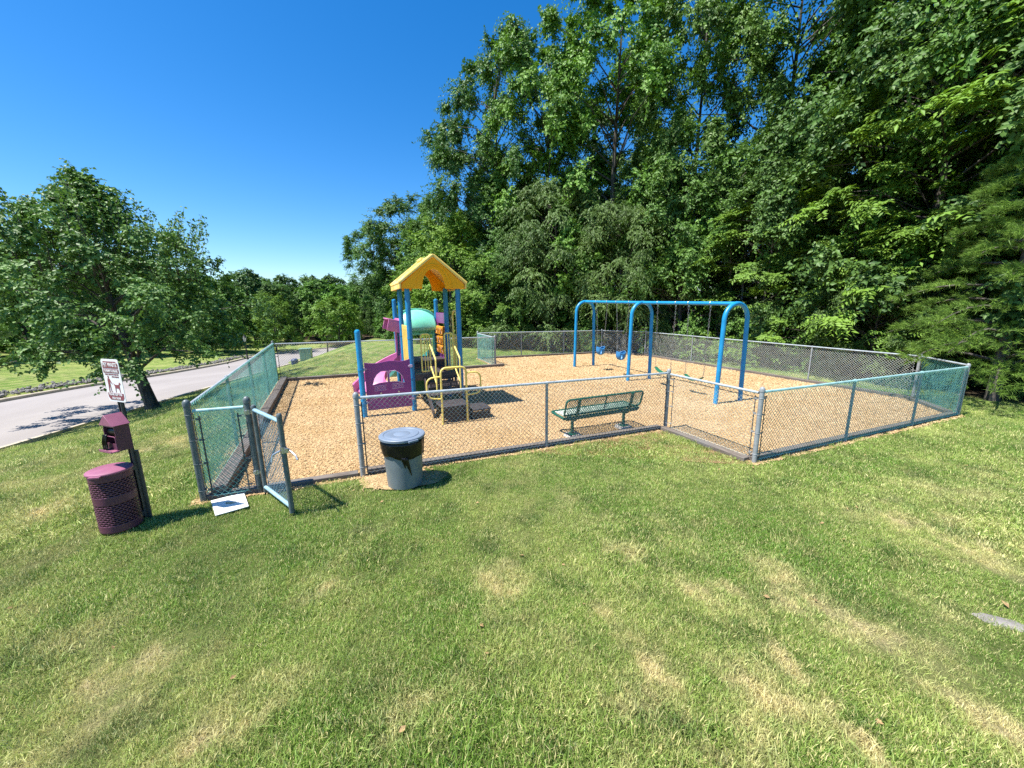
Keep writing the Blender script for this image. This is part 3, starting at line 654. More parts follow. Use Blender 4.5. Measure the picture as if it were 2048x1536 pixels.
timber_run('timbers along the far left edge behind the slide, one end sticking out', (-0.05, 8.36), (7.75, 8.86), 0.0, 0.12, 0.16)

# ------------------------------------------------------------------ play structure
PB = (3.75, 3.31); pw = wor(*PB); pz = -0.10
T = thing('play_structure', 'play tower with orange roof, blue posts, pink slide and yellow rails', 'playground', (pw[0], pw[1], pz), TH)
OFF = (PB[0], PB[1], pz)
def M_(): return MB(OFF)
S0, S1, T0, T1, T2 = 3.18, 4.33, 3.31, 4.45, 5.58
def post(s, t, top, m=DBLUE):
    mb = M_(); mb.tube([(s, t, -0.3), (s, t, top-0.02), ], 0.058, 16); o = mb.build('post', m, T)
    mb = M_(); mb.lathe([(0.06, -0.02), (0.06, 0.0), (0.048, 0.03), (0.02, 0.045), (0.002, 0.047)], (s, t, top-0.02), 16); mb.build('cap', m, o)
    for h in ((0.70, 0.98, 1.62) if top > 2 else (0.25, 1.0)):
        mb = M_(); mb.lathe([(0.059, -0.022), (0.064, -0.022), (0.064, 0.022), (0.059, 0.022)], (s, t, h), 16, False); mb.box((s, t-0.068, h), (0.03, 0.016, 0.03)); mb.build('clamp', m, o)
    return o
for s in (S0, S1):
    for t in (T0, T1): post(s, t, 2.76)
    post(s, T2, 2.50)
post(2.08, 3.17, 1.83, BLUE)
# decks
def deck(s0, s1, t0, t1, z):
    mb = M_(); nx_, ny_ = 9, 9; g = 0.03
    mb.box(((s0+s1)/2, (t0+t1)/2, z-0.012), (s1-s0, t1-t0, 0.024)); mb.box(((s0+s1)/2, t0+0.02, z-0.08), (s1-s0, 0.04, 0.13)); mb.box(((s0+s1)/2, t1-0.02, z-0.08), (s1-s0, 0.04, 0.13))
    mb.box((s0+0.02, (t0+t1)/2, z-0.08), (0.04, t1-t0-0.09, 0.13)); mb.box((s1-0.02, (t0+t1)/2, z-0.08), (0.04, t1-t0-0.09, 0.13))
    mb.build('deck', DECK, T, bevel=0.006)
deck(S0+0.03, S1-0.03, T0-0.03, T1-0.05, 0.78); deck(S0+0.03, S1-0.03, T1+0.05, T2+0.02, 0.92)
mb = M_(); mb.box(((S0+S1)/2, T1, 0.80), (S1-S0-0.14, 0.09, 0.22)); mb.build('deck_riser', DECK, T)
# roof
def gable(t, dep, zlow=2.70):
    sm = (S0+S1)/2; hw = 0.70; zt = 3.36; ze = 2.80
    outer = [(-hw, zlow-pz), (-0.26, zlow-pz)]
    arch = [(-0.26*math.cos(a), zlow-pz+0.42*math.sin(a)) for a in np.linspace(0, math.pi, 21)]
    outer = [(-hw, zlow-pz)]+arch+[(hw, zlow-pz), (hw, ze-pz), (0.05, zt-pz), (0, zt+0.012-pz), (-0.05, zt-pz), (-hw, ze-pz)]
    me = plate(outer, [], dep, 0.012); me.transform(Matrix.Translation((sm-PB[0], t-PB[1], 0)))
    o = link_mesh('gable_panel', me, ROOF, RF); 
    # moulded arch ring
    mb = M_(); mb.tube([(sm-0.40*math.cos(a), t-dep/2, zlow+0.02+0.50*math.sin(a)) for a in np.linspace(0.0, math.pi, 25)], 0.014, 6); mb.tube([(sm-0.31*math.cos(a), t-dep/2, zlow+0.02+0.455*math.sin(a)) for a in np.linspace(0.0, math.pi, 25)], 0.010, 6); mb.build('moulding', ROOF, o)
RF = bpy.data.objects.new('roof', None); COL.objects.link(RF); RF.parent = T
gable(T0-0.10, 0.06); gable(T1+0.12, 0.06)
sm = (S0+S1)/2
for sg in (-1, 1):
    mb = M_(); a = Vector((sm, 0, 3.385)); b = Vector((sm+sg*0.735, 0, 2.80)); d = (b-a).normalized(); nn = Vector((sg*abs(d.z), 0, abs(d.x))); L_ = (b-a).length
    t0_, t1_ = T0-0.16, T1+0.18
    vs = []
    prof = [(0, 0.0), (0, 0.035), (L_, 0.035), (L_+0.01, 0.02), (L_, 0.0)]
    for t in (t0_, t1_): vs += [Vector((a.x+d.x*q+nn.x*h, t, a.z+d.z*q+nn.z*h)) for q, h in prof]
    k = len(prof); fs = [tuple(range(k)), tuple(range(2*k-1, k-1, -1))]+[(i, k+i, k+(i+1) % k, (i+1) % k) for i in range(k)]
    mb.add(vs, fs)
    for j in range(7):                       # ribs along the slope
        q = 0.08+j*(L_-0.12)/7
        c0 = a+d*q+nn*0.036; mb.tube([(c0.x, t0_+0.12, c0.z), (c0.x, t1_-0.12, c0.z)], 0.011, 6)
    for t in (t0_+0.035, t1_-0.035): mb.tube([a+nn*0.037+Vector((0, t, 0)), b+nn*0.037+Vector((0, t, 0))], 0.032, 8)
    c0 = b+nn*0.01; mb.box((c0.x-sg*0.01, (t0_+t1_)/2, 2.752), (0.035, t1_-t0_-0.02, 0.10))
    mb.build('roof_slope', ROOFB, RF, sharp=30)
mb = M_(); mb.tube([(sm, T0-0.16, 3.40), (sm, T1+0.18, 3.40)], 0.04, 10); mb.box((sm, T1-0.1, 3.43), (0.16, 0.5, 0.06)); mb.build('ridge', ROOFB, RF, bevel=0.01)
# purple driving panel
PX0, PX1, PT = 2.16, 3.13, 3.24
top = [(PX1-PX0)*k/24 for k in range(25)]
topz = [1.13+0.018*math.sin(3.0*math.pi*x/(PX1-PX0)+2.6)+0.045*max(0, (x/(PX1-PX0)-0.75))*4*(x/(PX1-PX0)) for x in top]
outer = [(0, 0.07), (PX1-PX0, 0.07)]+[(x, z) for x, z in zip(reversed(top), reversed(topz))]
def shield(sg):
    cx = (PX1-PX0)/2; p = [(0.018, 0.70), (0.018, 0.94), (0.15, 0.945), (0.24, 0.885), (0.30, 0.80), (0.345, 0.655), (0.2, 0.69)]
    q = [(cx+sg*x, z-0.02) for x, z in p]; return q if sg > 0 else q[::-1]
me = plate(outer, [shield(-1), shield(1)], 0.022, 0.005); me.transform(Matrix.Translation((PX0-PB[0], PT-PB[1], -pz)))
dp = link_mesh('driving_panel', me, PURP, T)
def line(pts, r=0.005, closed=False):
    L1.tube([(PX0+x, PT-0.013, z) for x, z in pts], r, 5, closed=closed)
L1 = M_()
for sg in (-1, 1):
    line(shield(sg), 0.006, True)
    cx = (PX1-PX0)/2+sg*0.19; zc = 0.575+0.02*(sg < 0)*-1
    line([(cx+x, zc+z) for x, z in ((-0.13, -0.06), (0.13, -0.045), (0.135, 0.06), (-0.125, 0.05))], 0.005, True)
    for k, rr in ((-0.08, 0.03), (0.0, 0.036), (0.08, 0.028)):
        line([(cx+k+rr*math.cos(a), zc+0.002+k*0.04+rr*math.sin(a)) for a in np.linspace(0, 2*math.pi, 14)[:-1]], 0.004, True)
        line([(cx+k, zc), (cx+k+rr*0.6, zc+rr*0.6)], 0.004)
line([((PX1-PX0)/2+0.44*math.cos(a), 0.20+0.19*math.sin(a)) for a in np.linspace(0.15, math.pi-0.15, 20)], 0.005)
L1.build('gauge_outline', PRINT, dp)
for sg in (-1, 1):
    mb = M_(); x = PX0+(PX1-PX0)/2+sg*0.19; mb.tube([(x, PT-0.01, 0.45), (x, PT-0.07, 0.45)], 0.012, 8); mb.tube([(x, PT-0.07, 0.45), (x, PT-0.085, 0.45)], 0.02, 10); mb.build('knob', STEEL, dp)
for x in (PX0-0.02, PX1+0.015):
    for z in (1.0, 0.25):
        mb = M_(); mb.box((x, PT, z), (0.07, 0.03, 0.06)); mb.tube([(x+(0.05 if x < 2.5 else -0.05), PT-0.005, z), (x+(0.05 if x < 2.5 else -0.05), PT-0.022, z)], 0.013, 8); mb.build('bracket', PRINT, dp, bevel=0.004)
# yellow side panel
mb = M_(); mb.box((S0, (T0+T1)/2, 1.40), (0.03, T1-T0-0.16, 0.96)); sp_ = mb.build('side_panel', YPAN, T, bevel=0.008)
mb = M_()
for k in range(4): mb.box((S0-0.018, T0+0.25+k*0.2, 1.40), (0.012, 0.03, 0.8))
mb.build('rib', YPAN, sp_)
# slide: hood, bed, exit
mb = M_()
path = []
N_ = 26
for k in range(N_+1):
    f = k/N_; a = f*1.25
    cx = 3.12-0.80*math.sin(f*1.55); cy = 5.02-0.62*(1-math.cos(f*1.5)); z = 0.88-0.70*(f**1.1) if f < 0.85 else 0.88-0.70*(0.85**1.1)-0.04*(f-0.85)/0.15
    path.append((cx, cy, max(z, 0.16)))
vs = []; prof = [(-0.30, 0.20), (-0.33, 0.21), (-0.31, -0.02), (-0.2, -0.05), (0.2, -0.05), (0.31, -0.02), (0.33, 0.21), (0.30, 0.20), (0.27, 0.03), (0.17, 0.0), (-0.17, 0.0), (-0.27, 0.03)]
for i, p in enumerate(path):
    q = Vector(path[min(i+1, N_)])-Vector(path[max(i-1, 0)]); q.z = 0; q.normalize(); sd_ = Vector((q.y, -q.x, 0))
    fl = 1.0+0.25*smooth(0.7, 1.0, i/N_)
    vs += [Vector(p)+sd_*x*fl+Vector((0, 0, h)) for x, h in prof]
k = len(prof); fs = [(i*k+j, i*k+(j+1) % k, (i+1)*k+(j+1) % k, (i+1)*k+j) for i in range(N_) for j in range(k)]+[tuple(range(k)), tuple(range((N_+1)*k-1, N_*k-1, -1))]
mb.add(vs, fs); sl = mb.build('slide', PINK, T, sharp=50)
hood = [(0, 0.95), (0.14, 0.95), (0.17, 1.68), (0.98, 1.68), (1.01, 0.95), (1.11, 0.95), (1.11, 1.90), (0.9, 2.02), (0.25, 2.02), (0, 1.90)]
me = plate([(x-0.55, z) for x, z in hood], [], 0.05, 0.008); me.transform(Matrix.Rotation(R(90), 4, 'Z')); me.transform(Matrix.Translation((S0-0.02-PB[0], (T1+T2)/2-PB[1], -pz)))
hd = link_mesh('slide_hood', me, PINK, T)
mb = M_()
mb.box((S0-0.16, T1+0.09, 1.85), (0.34, 0.035, 0.30), 0, Matrix.Rotation(R(14), 3, 'Y')); mb.box((S0-0.16, T2-0.09, 1.85), (0.34, 0.035, 0.30), 0, Matrix.Rotation(R(14), 3, 'Y'))
mb.box((S0-0.16, (T1+T2)/2, 1.985), (0.34, T2-T1-0.18, 0.035), 0, Matrix.Rotation(R(14), 3, 'Y')); mb.build('visor', PINK, hd, bevel=0.008)
mb = M_(); mb.tube([(S0-0.06, T1+0.10, 0.30), (S0-0.03, T1+0.10, 1.7)], 0.035, 10); mb.build('support', PURP, sl); mb = M_(); mb.tube([(2.45, 4.75, -0.15), (2.45, 4.75, 0.35)], 0.03, 10); mb.build('support', PURP, sl)
# mint hood over the back opening
outer = [(-0.52, 0.90)]+[(-0.52, 2.03)]+[(-0.52*math.cos(a), 2.05+0.22*math.sin(a)) for a in np.linspace(0.05, math.pi-0.05, 21)]+[(0.52, 2.03), (0.52, 0.90), (0.44, 0.90), (0.44, 1.52), (-0.44, 1.52), (-0.44, 0.90)]
me = plate(outer, [[(-0.36, 1.58), (-0.36, 1.64), (0.36, 1.64), (0.36, 1.58)]], 0.05, 0.01); me.transform(Matrix.Translation((sm-PB[0], T2+0.03-PB[1], -pz)))
mh = link_mesh('mint_hood', me, MINT, T)
mb = M_(); rows = 9; cols = 24; vs = []
for i in range(rows+1):
    g = i/rows
    for j in range(cols+1):
        x = -0.515+1.03*j/cols; ha = 2.02+0.21*(1-(x/0.52)**2); bow = 1-0.25*(x/0.52)**2
        vs.append((sm+x, T2-0.01-0.30*bow*math.cos(g*math.pi/2), 1.66+g**0.8*(ha-1.66)))
fs = [(i*(cols+1)+j, i*(cols+1)+j+1, (i+1)*(cols+1)+j+1, (i+1)*(cols+1)+j) for i in range(rows) for j in range(cols)]
mb.add(vs, fs); o = mb.build('canopy', MINT, mh, sharp=60); sf = o.modifiers.new('thick', 'SOLIDIFY'); sf.thickness = 0.012
mb = M_(); mb.box((sm, T2+0.06, 1.70), (0.86, 0.02, 0.34)); mb.build('back_panel', MINT, mh, bevel=0.006)
for sg in (-1, 1):
    mb = M_(); mb.tube(rounded([(sm+sg*0.47, T2-0.05, 0.93), (sm+sg*0.47, T2-0.05, 1.95)], 0.1), 0.03, 10); mb.build('hood_pole', MINT, mh)
mb = M_(); mb.box((S1-0.02, T2-0.02, 1.40), (0.05, 0.05, 0.9))
for k in range(6): mb.box((S1-0.07, T2-0.05, 1.05+k*0.15), (0.08, 0.03, 0.02))
mb.build('climbing_grip', DARKM, T)
# second slide behind (teal) and panel below the deck
mb = M_(); vs = []
for i in range(13):
    f = i/12; c = Vector((sm-0.35*f, T2+0.05+1.5*f, 0.86-0.70*f))
    vs += [c+Vector((x, 0, h)) for x, h in ((-0.36, 0.22), (-0.33, -0.05), (0.33, -0.05), (0.36, 0.22), (0.31, 0.22), (0.28, 0.0), (-0.28, 0.0), (-0.31, 0.22))]
mb.add(vs, [(i*8+j, i*8+(j+1) % 8, (i+1)*8+(j+1) % 8, (i+1)*8+j) for i in range(12) for j in range(8)]+[tuple(range(8)), tuple(range(103, 95, -1))]); mb.build('back_slide', TEALP, T, sharp=50)
mb = M_(); mb.box((S0+0.42, T1-0.02, 0.40), (0.78, 0.03, 0.52)); mb.build('lower_panel', GREEN, T, bevel=0.008)
# noughts and crosses drums on the right side of the back deck
mb = M_(); mb.box((S1, T1+0.11, 1.42), (0.05, 0.10, 1.06)); mb.box((S1, T2-0.12, 1.42), (0.05, 0.10, 1.06)); mb.box((S1, (T1+T2)/2, 2.0), (0.052, T2-T1-0.14, 0.28)); mb.box((S1, (T1+T2)/2, 0.96), (0.052, T2-T1-0.14, 0.10)); gp = mb.build('game_panel', PURP, T, bevel=0.008)
for i in range(3):
    mb = M_(); mb.tube([(S1, T1+0.1, 1.16+i*0.25), (S1, T2-0.1, 1.16+i*0.25)], 0.014, 8); mb.build('axle', STEEL, gp)
    for j in range(3):
        tc = T1+0.28+j*0.285; zc = 1.16+i*0.25
        mb = M_(); mb.box((S1, tc, zc), (0.17, 0.235, 0.225), 0, Matrix.Rotation(R(6*(i-1)+4*j), 3, 'Y')); mb.build('drum', ORNG, gp, bevel=0.012)
        mb = M_()
        for sx in (-1,):
            x = S1-0.098
            if (i+j) % 2: mb.tube([(x, tc+0.07*math.cos(a), zc+0.07*math.sin(a)) for a in np.linspace(0, 2*math.pi, 16)[:-1]], 0.010, 5, closed=True)
            else: mb.tube([(x, tc-0.07, zc-0.07), (x, tc+0.07, zc+0.07)], 0.010, 5); mb.tube([(x, tc+0.07, zc-0.07), (x, tc-0.07, zc+0.07)], 0.010, 5)
        for st in (-1,):
            y = tc-0.121
        mb.build('symbol', ORNG2, gp)
# front face symbols of the nearest drums (facing the viewer along -t)
# yellow climber on the right of the front deck
def yt(pts, r=0.019, rr=0.1, name='handrail', n=10):
    mb = M_(); mb.tube(rounded(pts, rr), r, n); return mb.build(name, YEL, T)
yt([(S1+0.02, 3.55, 0.75), (S1+0.02, 3.55, 2.20), (S1+0.02, 3.92, 2.20), (S1+0.02, 3.92, 0.75)], 0.022, 0.17, 'tall_hoop')
for k, t in enumerate((3.66, 3.80)): yt([(S1+0.02, t, 0.82), (S1+0.02, t, 1.62)], 0.013, name='bar')
yt([(S1+0.02, 3.55, 1.62), (S1+0.02, 3.92, 1.62)], 0.014, name='bar')
lad = yt([(S1+0.10, 3.98, 0.80), (S1+0.28, 3.98, -0.2)], 0.019, name='climber_leg'); yt([(S1+0.10, 4.34, 0.80), (S1+0.28, 4.34, -0.2)], 0.019, name='climber_leg')
for k in range(3): z = 0.12+k*0.24; yt([(S1+0.22-0.045*k, 3.98, z), (S1+0.22-0.045*k, 4.34, z)], 0.013, name='rung')
# stair rails: barred loops at the deck edge, sloping rails to the ground
for sg, sx in ((-1, S0+0.33), (1, S1-0.27)):
    o = yt([(sx-0.10, T0-0.02, 0.84), (sx-0.10, T0-0.02, 1.70), (sx+0.10, T0-0.02, 1.70), (sx+0.10, T0-0.02, 0.84), (sx-0.10, T0-0.02, 0.84)], 0.018, 0.07, 'barred_loop')
    for k in (-0.02, 0.04):
        mb = M_(); mb.tube([(sx+k, T0-0.02, 0.84), (sx+k, T0-0.02, 1.69)], 0.011, 8); mb.build('bar', YEL, o)
    x = sx+0.10
    yt([(x, T0-0.04, 1.46), (x+0.01, 2.80, 1.16), (x+0.01, 2.80, -0.2)], 0.019, 0.06)
    yt([(x, T0-0.04, 0.95), (x+0.01, 2.82, 0.62)], 0.017)
# front hoop with side loops
HX0, HX1, HT = 3.52, 4.05, 1.97
yt([(HX0, HT, -0.2), (HX0, HT, 1.09), (HX1, HT, 1.09), (HX1, HT, -0.2)], 0.022, 0.13, 'front_hoop')
yt([(HX0, HT, 0.92), (HX0-0.29, HT+0.02, 0.90), (HX0-0.29, HT+0.02, 0.50), (HX0-0.02, HT, 0.46)], 0.017, 0.18, 'side_loop')
yt([(HX1, HT, 0.96), (HX1+0.32, HT+0.02, 0.96), (HX1+0.32, HT+0.02, 0.50), (HX1+0.01, HT, 0.50)], 0.017, 0.20, 'side_loop')
# stairs: perforated treads
def perforated(name, c, d, m=DECK, gap=0.034, par=T, axis='z'):
    nxh, nyh = max(2, int(d[0]/gap)), max(2, int(d[1]/gap)); mb = MB(); dx, dy = d[0]/nxh, d[1]/nyh
    outer = [(-d[0]/2, -d[1]/2), (d[0]/2, -d[1]/2), (d[0]/2, d[1]/2), (-d[0]/2, d[1]/2)]
    for i in range(nxh):
        for j in range(nyh):
            x0, y0 = -d[0]/2+i*dx, -d[1]/2+j*dy; h = 0.30
            q = [(x0, y0), (x0+dx, y0), (x0+dx, y0+dy), (x0, y0+dy)]; p = [(x0+dx*(.5-h), y0+dy*(.5-h)), (x0+dx*(.5+h), y0+dy*(.5-h)), (x0+dx*(.5+h), y0+dy*(.5+h)), (x0+dx*(.5-h), y0+dy*(.5+h))]
            edge = i in (0, nxh-1) or j in (0, nyh-1)
            if edge: mb.add([(*a, 0) for a in q], [(0, 1, 2, 3)])
            else: mb.add([(*a, 0) for a in q]+[(*a, 0) for a in p], [(0, 1, 5, 4), (1, 2, 6, 5), (2, 3, 7, 6), (3, 0, 4, 7)])
    me = bpy.data.meshes.new(name); me.from_pydata([tuple(v) for v in mb.v], [], mb.f)
    if axis == 'y': me.transform(Matrix.Rotation(R(90), 4, 'X'))
    me.transform(Matrix.Translation(Vector(c)-Vector(OFF)))
    o = link_mesh(name, me, m, par, sharp=None); sf = o.modifiers.new('thick', 'SOLIDIFY'); sf.thickness = 0.006; return o
for nm, (t0, t1, z, s0, s1) in enumerate(((2.92, 3.26, 0.52, 3.46, 4.16), (2.60, 2.92, 0.40, 3.46, 4.16))):
    mb = M_(); mb.box(((s0+s1)/2, (t0+t1)/2, z), (s1-s0, t1-t0, 0.028)); st = mb.build('stair_tread', DECK, T, bevel=0.008)
    perforated('riser', ((s0+s1)/2, t1+0.004, z+0.13), (s1-s0-0.06, 0.20), par=st, axis='y')
def platform(s0, s1, t0, t1, z):
    mb = M_(); mb.box(((s0+s1)/2, (t0+t1)/2, z-0.02), (s1-s0, t1-t0, 0.045)); p = mb.build('transfer_step', DECK, T, bevel=0.012)
    perforated('riser', ((s0+s1)/2, t0+0.012, z-0.20), (s1-s0-0.03, 0.30), par=p, axis='y')
    mb = M_()
    for s in (s0+0.03, s1-0.03):
        for t in (t0+0.05, t1-0.05): mb.box((s, t, (z-0.04-0.25)/2), (0.035, 0.035, z-0.04+0.25))
    mb.build('step_leg', DECK, p)
platform(3.52, 4.14, 2.03, 2.60, 0.27); platform(4.17, 4.62, 2.06, 2.60, 0.13)
for s in (3.45, 4.17):
    mb = M_(); vs = [(s-0.014, 2.45, -0.08), (s-0.014, 2.45, 0.10), (s-0.014, 3.28, 0.70), (s-0.014, 3.28, 0.46)]; vs += [(s+0.014, *v[1:]) for v in vs]
    mb.add(vs, [(3, 2, 1, 0), (4, 5, 6, 7), (0, 1, 5, 4), (1, 2, 6, 5), (2, 3, 7, 6), (3, 0, 4, 7)]); mb.build('stringer', DECK, T)

# ------------------------------------------------------------------ swing set
SB = (10.85, 4.45); sw = wor(*SB); sz = -0.22
T = thing('swing_set', 'tall blue swing frame of three arches joined by one long beam', 'swing set', (sw[0], sw[1], sz), TH)
OFF = (SB[0], SB[1], sz)
arches = [(7.65, 2.43), (4.42, 2.35), (1.08, 2.28)]
for t, zt in arches:
    mb = M_(); hw = 0.42; r = 0.40; s = SB[0]
    pts = [(s-hw-0.05, t, -0.55), (s-hw, t, zt-r)]+[(s-hw*math.cos(a), t, zt-r+r*math.sin(a)) for a in np.linspace(0.1, math.pi-0.1, 18)]+[(s+hw, t, zt-r), (s+hw+0.05, t, -0.55)]
    mb.tube(pts, 0.056, 14); mb.build('arch', BLUE, T)
def beam_z(t): return np.interp(t, [a[0] for a in reversed(arches)], [a[1] for a in reversed(arches)])-0.005
mb = M_(); mb.tube([(SB[0], arches[0][0]+0.02, beam_z(7.65)), (SB[0], 4.42, beam_z(4.42)), (SB[0], arches[2][0]-0.02, beam_z(1.08))], 0.05, 14); bmobj = mb.build('beam', BLUE, T)
swings = []
def chain(mb, a, b):
    a, b = Vector(a), Vector(b); L = (b-a).length; n = int(L/0.075); d = (b-a)/n
    ax = d.normalized(); p1 = ax.orthogonal().normalized(); p2 = ax.cross(p1)
    for i in range(n):
        c = a+d*(i+0.5); q = p1 if i % 2 else p2; h = d*0.56
        mb.tube([c-h+q*0.006, c-h*0.6+q*0.016, c+h*0.6+q*0.016, c+h+q*0.006, c+h-q*0.006, c+h*0.6-q*0.016, c-h*0.6-q*0.016, c-h-q*0.006], 0.0045, 4, closed=True)
def hanger(t):
    global T, OFF
    mb = MB((SB[0], SB[1], sz)); z = beam_z(t); mb.tube([(SB[0], t, z-0.03), (SB[0], t, z-0.10)], 0.02, 8); mb.ring((SB[0], t, z), 0.056, 0.008, 'y', 12, 5); mb.build('hanger', STEEL, SWT)
SWT = T
def bucket(t, z, label):
    wx, wy = wor(SB[0], t); B = thing('bucket_swing', label, 'swing', (wx, wy, sz), TH, 'baby bucket swings'); o_ = (SB[0], t, sz)
    zb = z
    mb = MB(o_); n_ = 20; vs = []
    prof = [(0.155, 0.16), (0.165, 0.17), (0.165, 0.08), (0.155, 0.0), (0.115, -0.07), (0.05, -0.10)]
    for r_, h in prof:
        for k in range(n_):
            a = 2*math.pi*k/n_; fr = 1.0+0.45*max(0, math.sin(a))*(h > 0.1)
            vs.append((SB[0]+r_*1.0*math.cos(a), t+r_*0.95*math.sin(a), zb+h*(1 if h < 0.1 else (0.62+0.55*abs(math.cos(a))))))
    fs = [(i*n_+k, i*n_+(k+1) % n_, (i+1)*n_+(k+1) % n_, (i+1)*n_+k) for i in range(len(prof)-1) for k in range(n_) if not (i in (2, 3) and k % 10 in (3, 7))]+[tuple((len(prof)-1)*n_+k for k in range(n_))]
    mb.add(vs, fs); o = mb.build('seat', SBLUE, B, sharp=60); sf = o.modifiers.new('thick', 'SOLIDIFY'); sf.thickness = 0.014
    for sg in (-1, 1):
        mb = MB(o_); y = t+sg*0.33; e = (SB[0], t+sg*0.20, zb+0.42); chain(mb, (SB[0], y, beam_z(y)-0.10), e); 
        mb.tube([e, (SB[0]-0.15, t+sg*0.05, zb+0.18)], 0.006, 5); mb.tube([e, (SB[0]+0.15, t+sg*0.05, zb+0.18)], 0.006, 5); mb.build('chain', CHAIN, B); hanger(y)
def belt(t, z, label, twist=0.0):
    wx, wy = wor(SB[0], t); B = thing('belt_swing', label, 'swing', (wx, wy, sz), TH, 'belt swings'); o_ = (SB[0], t, sz)
    mb = MB(o_); vs = []; n_ = 14
    for i in range(n_+1):
        f = i/n_*2-1; y = t+f*0.30; zz_ = z+0.13*f*f
        w_ = 0.085-0.03*abs(f)**3
        for dx, dz in ((-w_, 0.008), (w_, 0.008), (w_, -0.008), (-w_, -0.008)): vs.append((SB[0]+dx, y, zz_+dz))
    fs = [(i*4+k, i*4+(k+1) % 4, (i+1)*4+(k+1) % 4, (i+1)*4+k) for i in range(n_) for k in range(4)]+[(0, 1, 2, 3), (n_*4+3, n_*4+2, n_*4+1, n_*4)]
    mb.add(vs, fs); mb.build('seat', SGRN, B, sharp=50)
    for sg in (-1, 1):
        mb = MB(o_); y = t+sg*0.36; chain(mb, (SB[0], y, beam_z(y)-0.10), (SB[0], t+sg*0.31, z+0.14)); mb.build('chain', CHAIN, B); hanger(y)
bucket(6.57, 0.52, 'blue baby bucket swing farther back, near the end arch')
bucket(5.38, 0.46, 'blue baby bucket swing next to the middle arch')
belt(3.38, 0.20, 'green belt swing next to the middle arch')
belt(2.20, 0.15, 'green belt swing nearest the front arch')

# ------------------------------------------------------------------ bench
BB = (6.2, 0.45); bw = wor(*BB); bz = gz(*bw)
T = thing('bench', 'dark green mesh bench on two pedestals behind the front fence', 'bench', (bw[0], bw[1], bz), TH); OFF = (BB[0], BB[1], bz)
def exp_mesh(name, s0, s1, prof, par, p=0.045):
    """perforated sheet swept along s with a profile of (t,z) points; diamond openings"""
    pr = [Vector((0, *q)) for q in prof]; seg = [(pr[i+1]-pr[i]).length for i in range(len(pr)-1)]; tot = sum(seg)
    nv = max(4, int(tot/(p*0.55))); nu = int((s1-s0)/p); mb = M_()
    def at(u, v):
        q = v*tot
        for i, l in enumerate(seg):
            if q <= l+1e-9: break
            q -= l
        r_ = pr[i].lerp(pr[i+1], min(1, q/l)); return (s0+(s1-s0)*u, r_.y, r_.z)
    for j in range(nv):
        for i in range(nu):
            o = 0.5*(j % 2)
            for a, b in (((i+o, j), (i+o+0.5, j+1)), ((i+o, j), (i+o-0.5, j+1))):
                if not (0 <= a[0] <= nu and 0 <= b[0] <= nu): continue
                P, Q = Vector(at(a[0]/nu, a[1]/nv)), Vector(at(b[0]/nu, b[1]/nv)); mb.tube([P, Q], 0.0055, 4, cap=False)
    return mb.build(name, BGRN, par, sharp=None)
S_0, S_1 = 5.36, 7.12
seatp = [(0.24, 0.24), (0.28, 0.275), (0.66, 0.285), (0.70, 0.245)]
seat = exp_mesh('seat', S_0+0.04, S_1-0.04, seatp, T)
mb = M_(); mb.tube(rounded([(S_0, 0.24, 0.25), (S_0, 0.72, 0.27), (S_1, 0.72, 0.27), (S_1, 0.24, 0.25), (S_0+0.01, 0.24, 0.25)], 0.07), 0.026, 10); mb.tube([(S_0+.05, 0.245, 0.225), (S_1-.05, 0.245, 0.225)], 0.024, 8); mb.build('seat_rim', BGRN, seat)
bk = exp_mesh('backrest', S_0+0.04, S_1-0.04, [(0.235, 0.33), (0.19, 0.45), (0.15, 0.60)], T)
mb = M_(); mb.tube(rounded([(S_0, 0.24, 0.31), (S_0, 0.15, 0.62), (S_1, 0.15, 0.62), (S_1, 0.24, 0.31), (S_0+0.01, 0.24, 0.31)], 0.08), 0.020, 10); mb.tube([((S_0+S_1)/2, 0.24, 0.31), ((S_0+S_1)/2, 0.15, 0.62)], 0.012, 8); mb.build('back_rim', BGRN, bk)
for s in (5.62, 6.84):
    mb = M_()
    for a, b, c in (((0.14, 0.61), (0.225, 0.30), 0.06), ((0.225, 0.30), (0.27, 0.20), 0.06), ((0.27, 0.20), (0.68, 0.23), 0.06)):
        A, B = Vector((s, *a)), Vector((s, *b)); d = (B-A); mb.box((A+B)/2-Vector((0, 0.016, 0)) if a[0] < .25 else (A+B)/2, (c, 0.016, d.length+0.01), 0, Matrix.Rotation(math.atan2(-d.y, d.z), 3, 'X'))
    mb.tube(rounded([(s, 0.26, 0.20), (s, 0.37, 0.16), (s, 0.52, 0.18)], 0.05), 0.03, 8); mb.build('bracket', BGRN, T)
    mb = M_(); mb.tube([(s, 0.37, -0.16), (s, 0.37, 0.18)], 0.031, 12); mb.box((s, 0.37, bz+0.058), (0.15, 0.15, 0.012)); mb.build('leg', BGRN, T)
    mb = M_(); mb.lathe([(0.17, -0.10), (0.17, 0.03), (0.155, 0.048), (0.01, 0.052)], (s, 0.37, bz), 18); mb.build('footing', CONC, T)

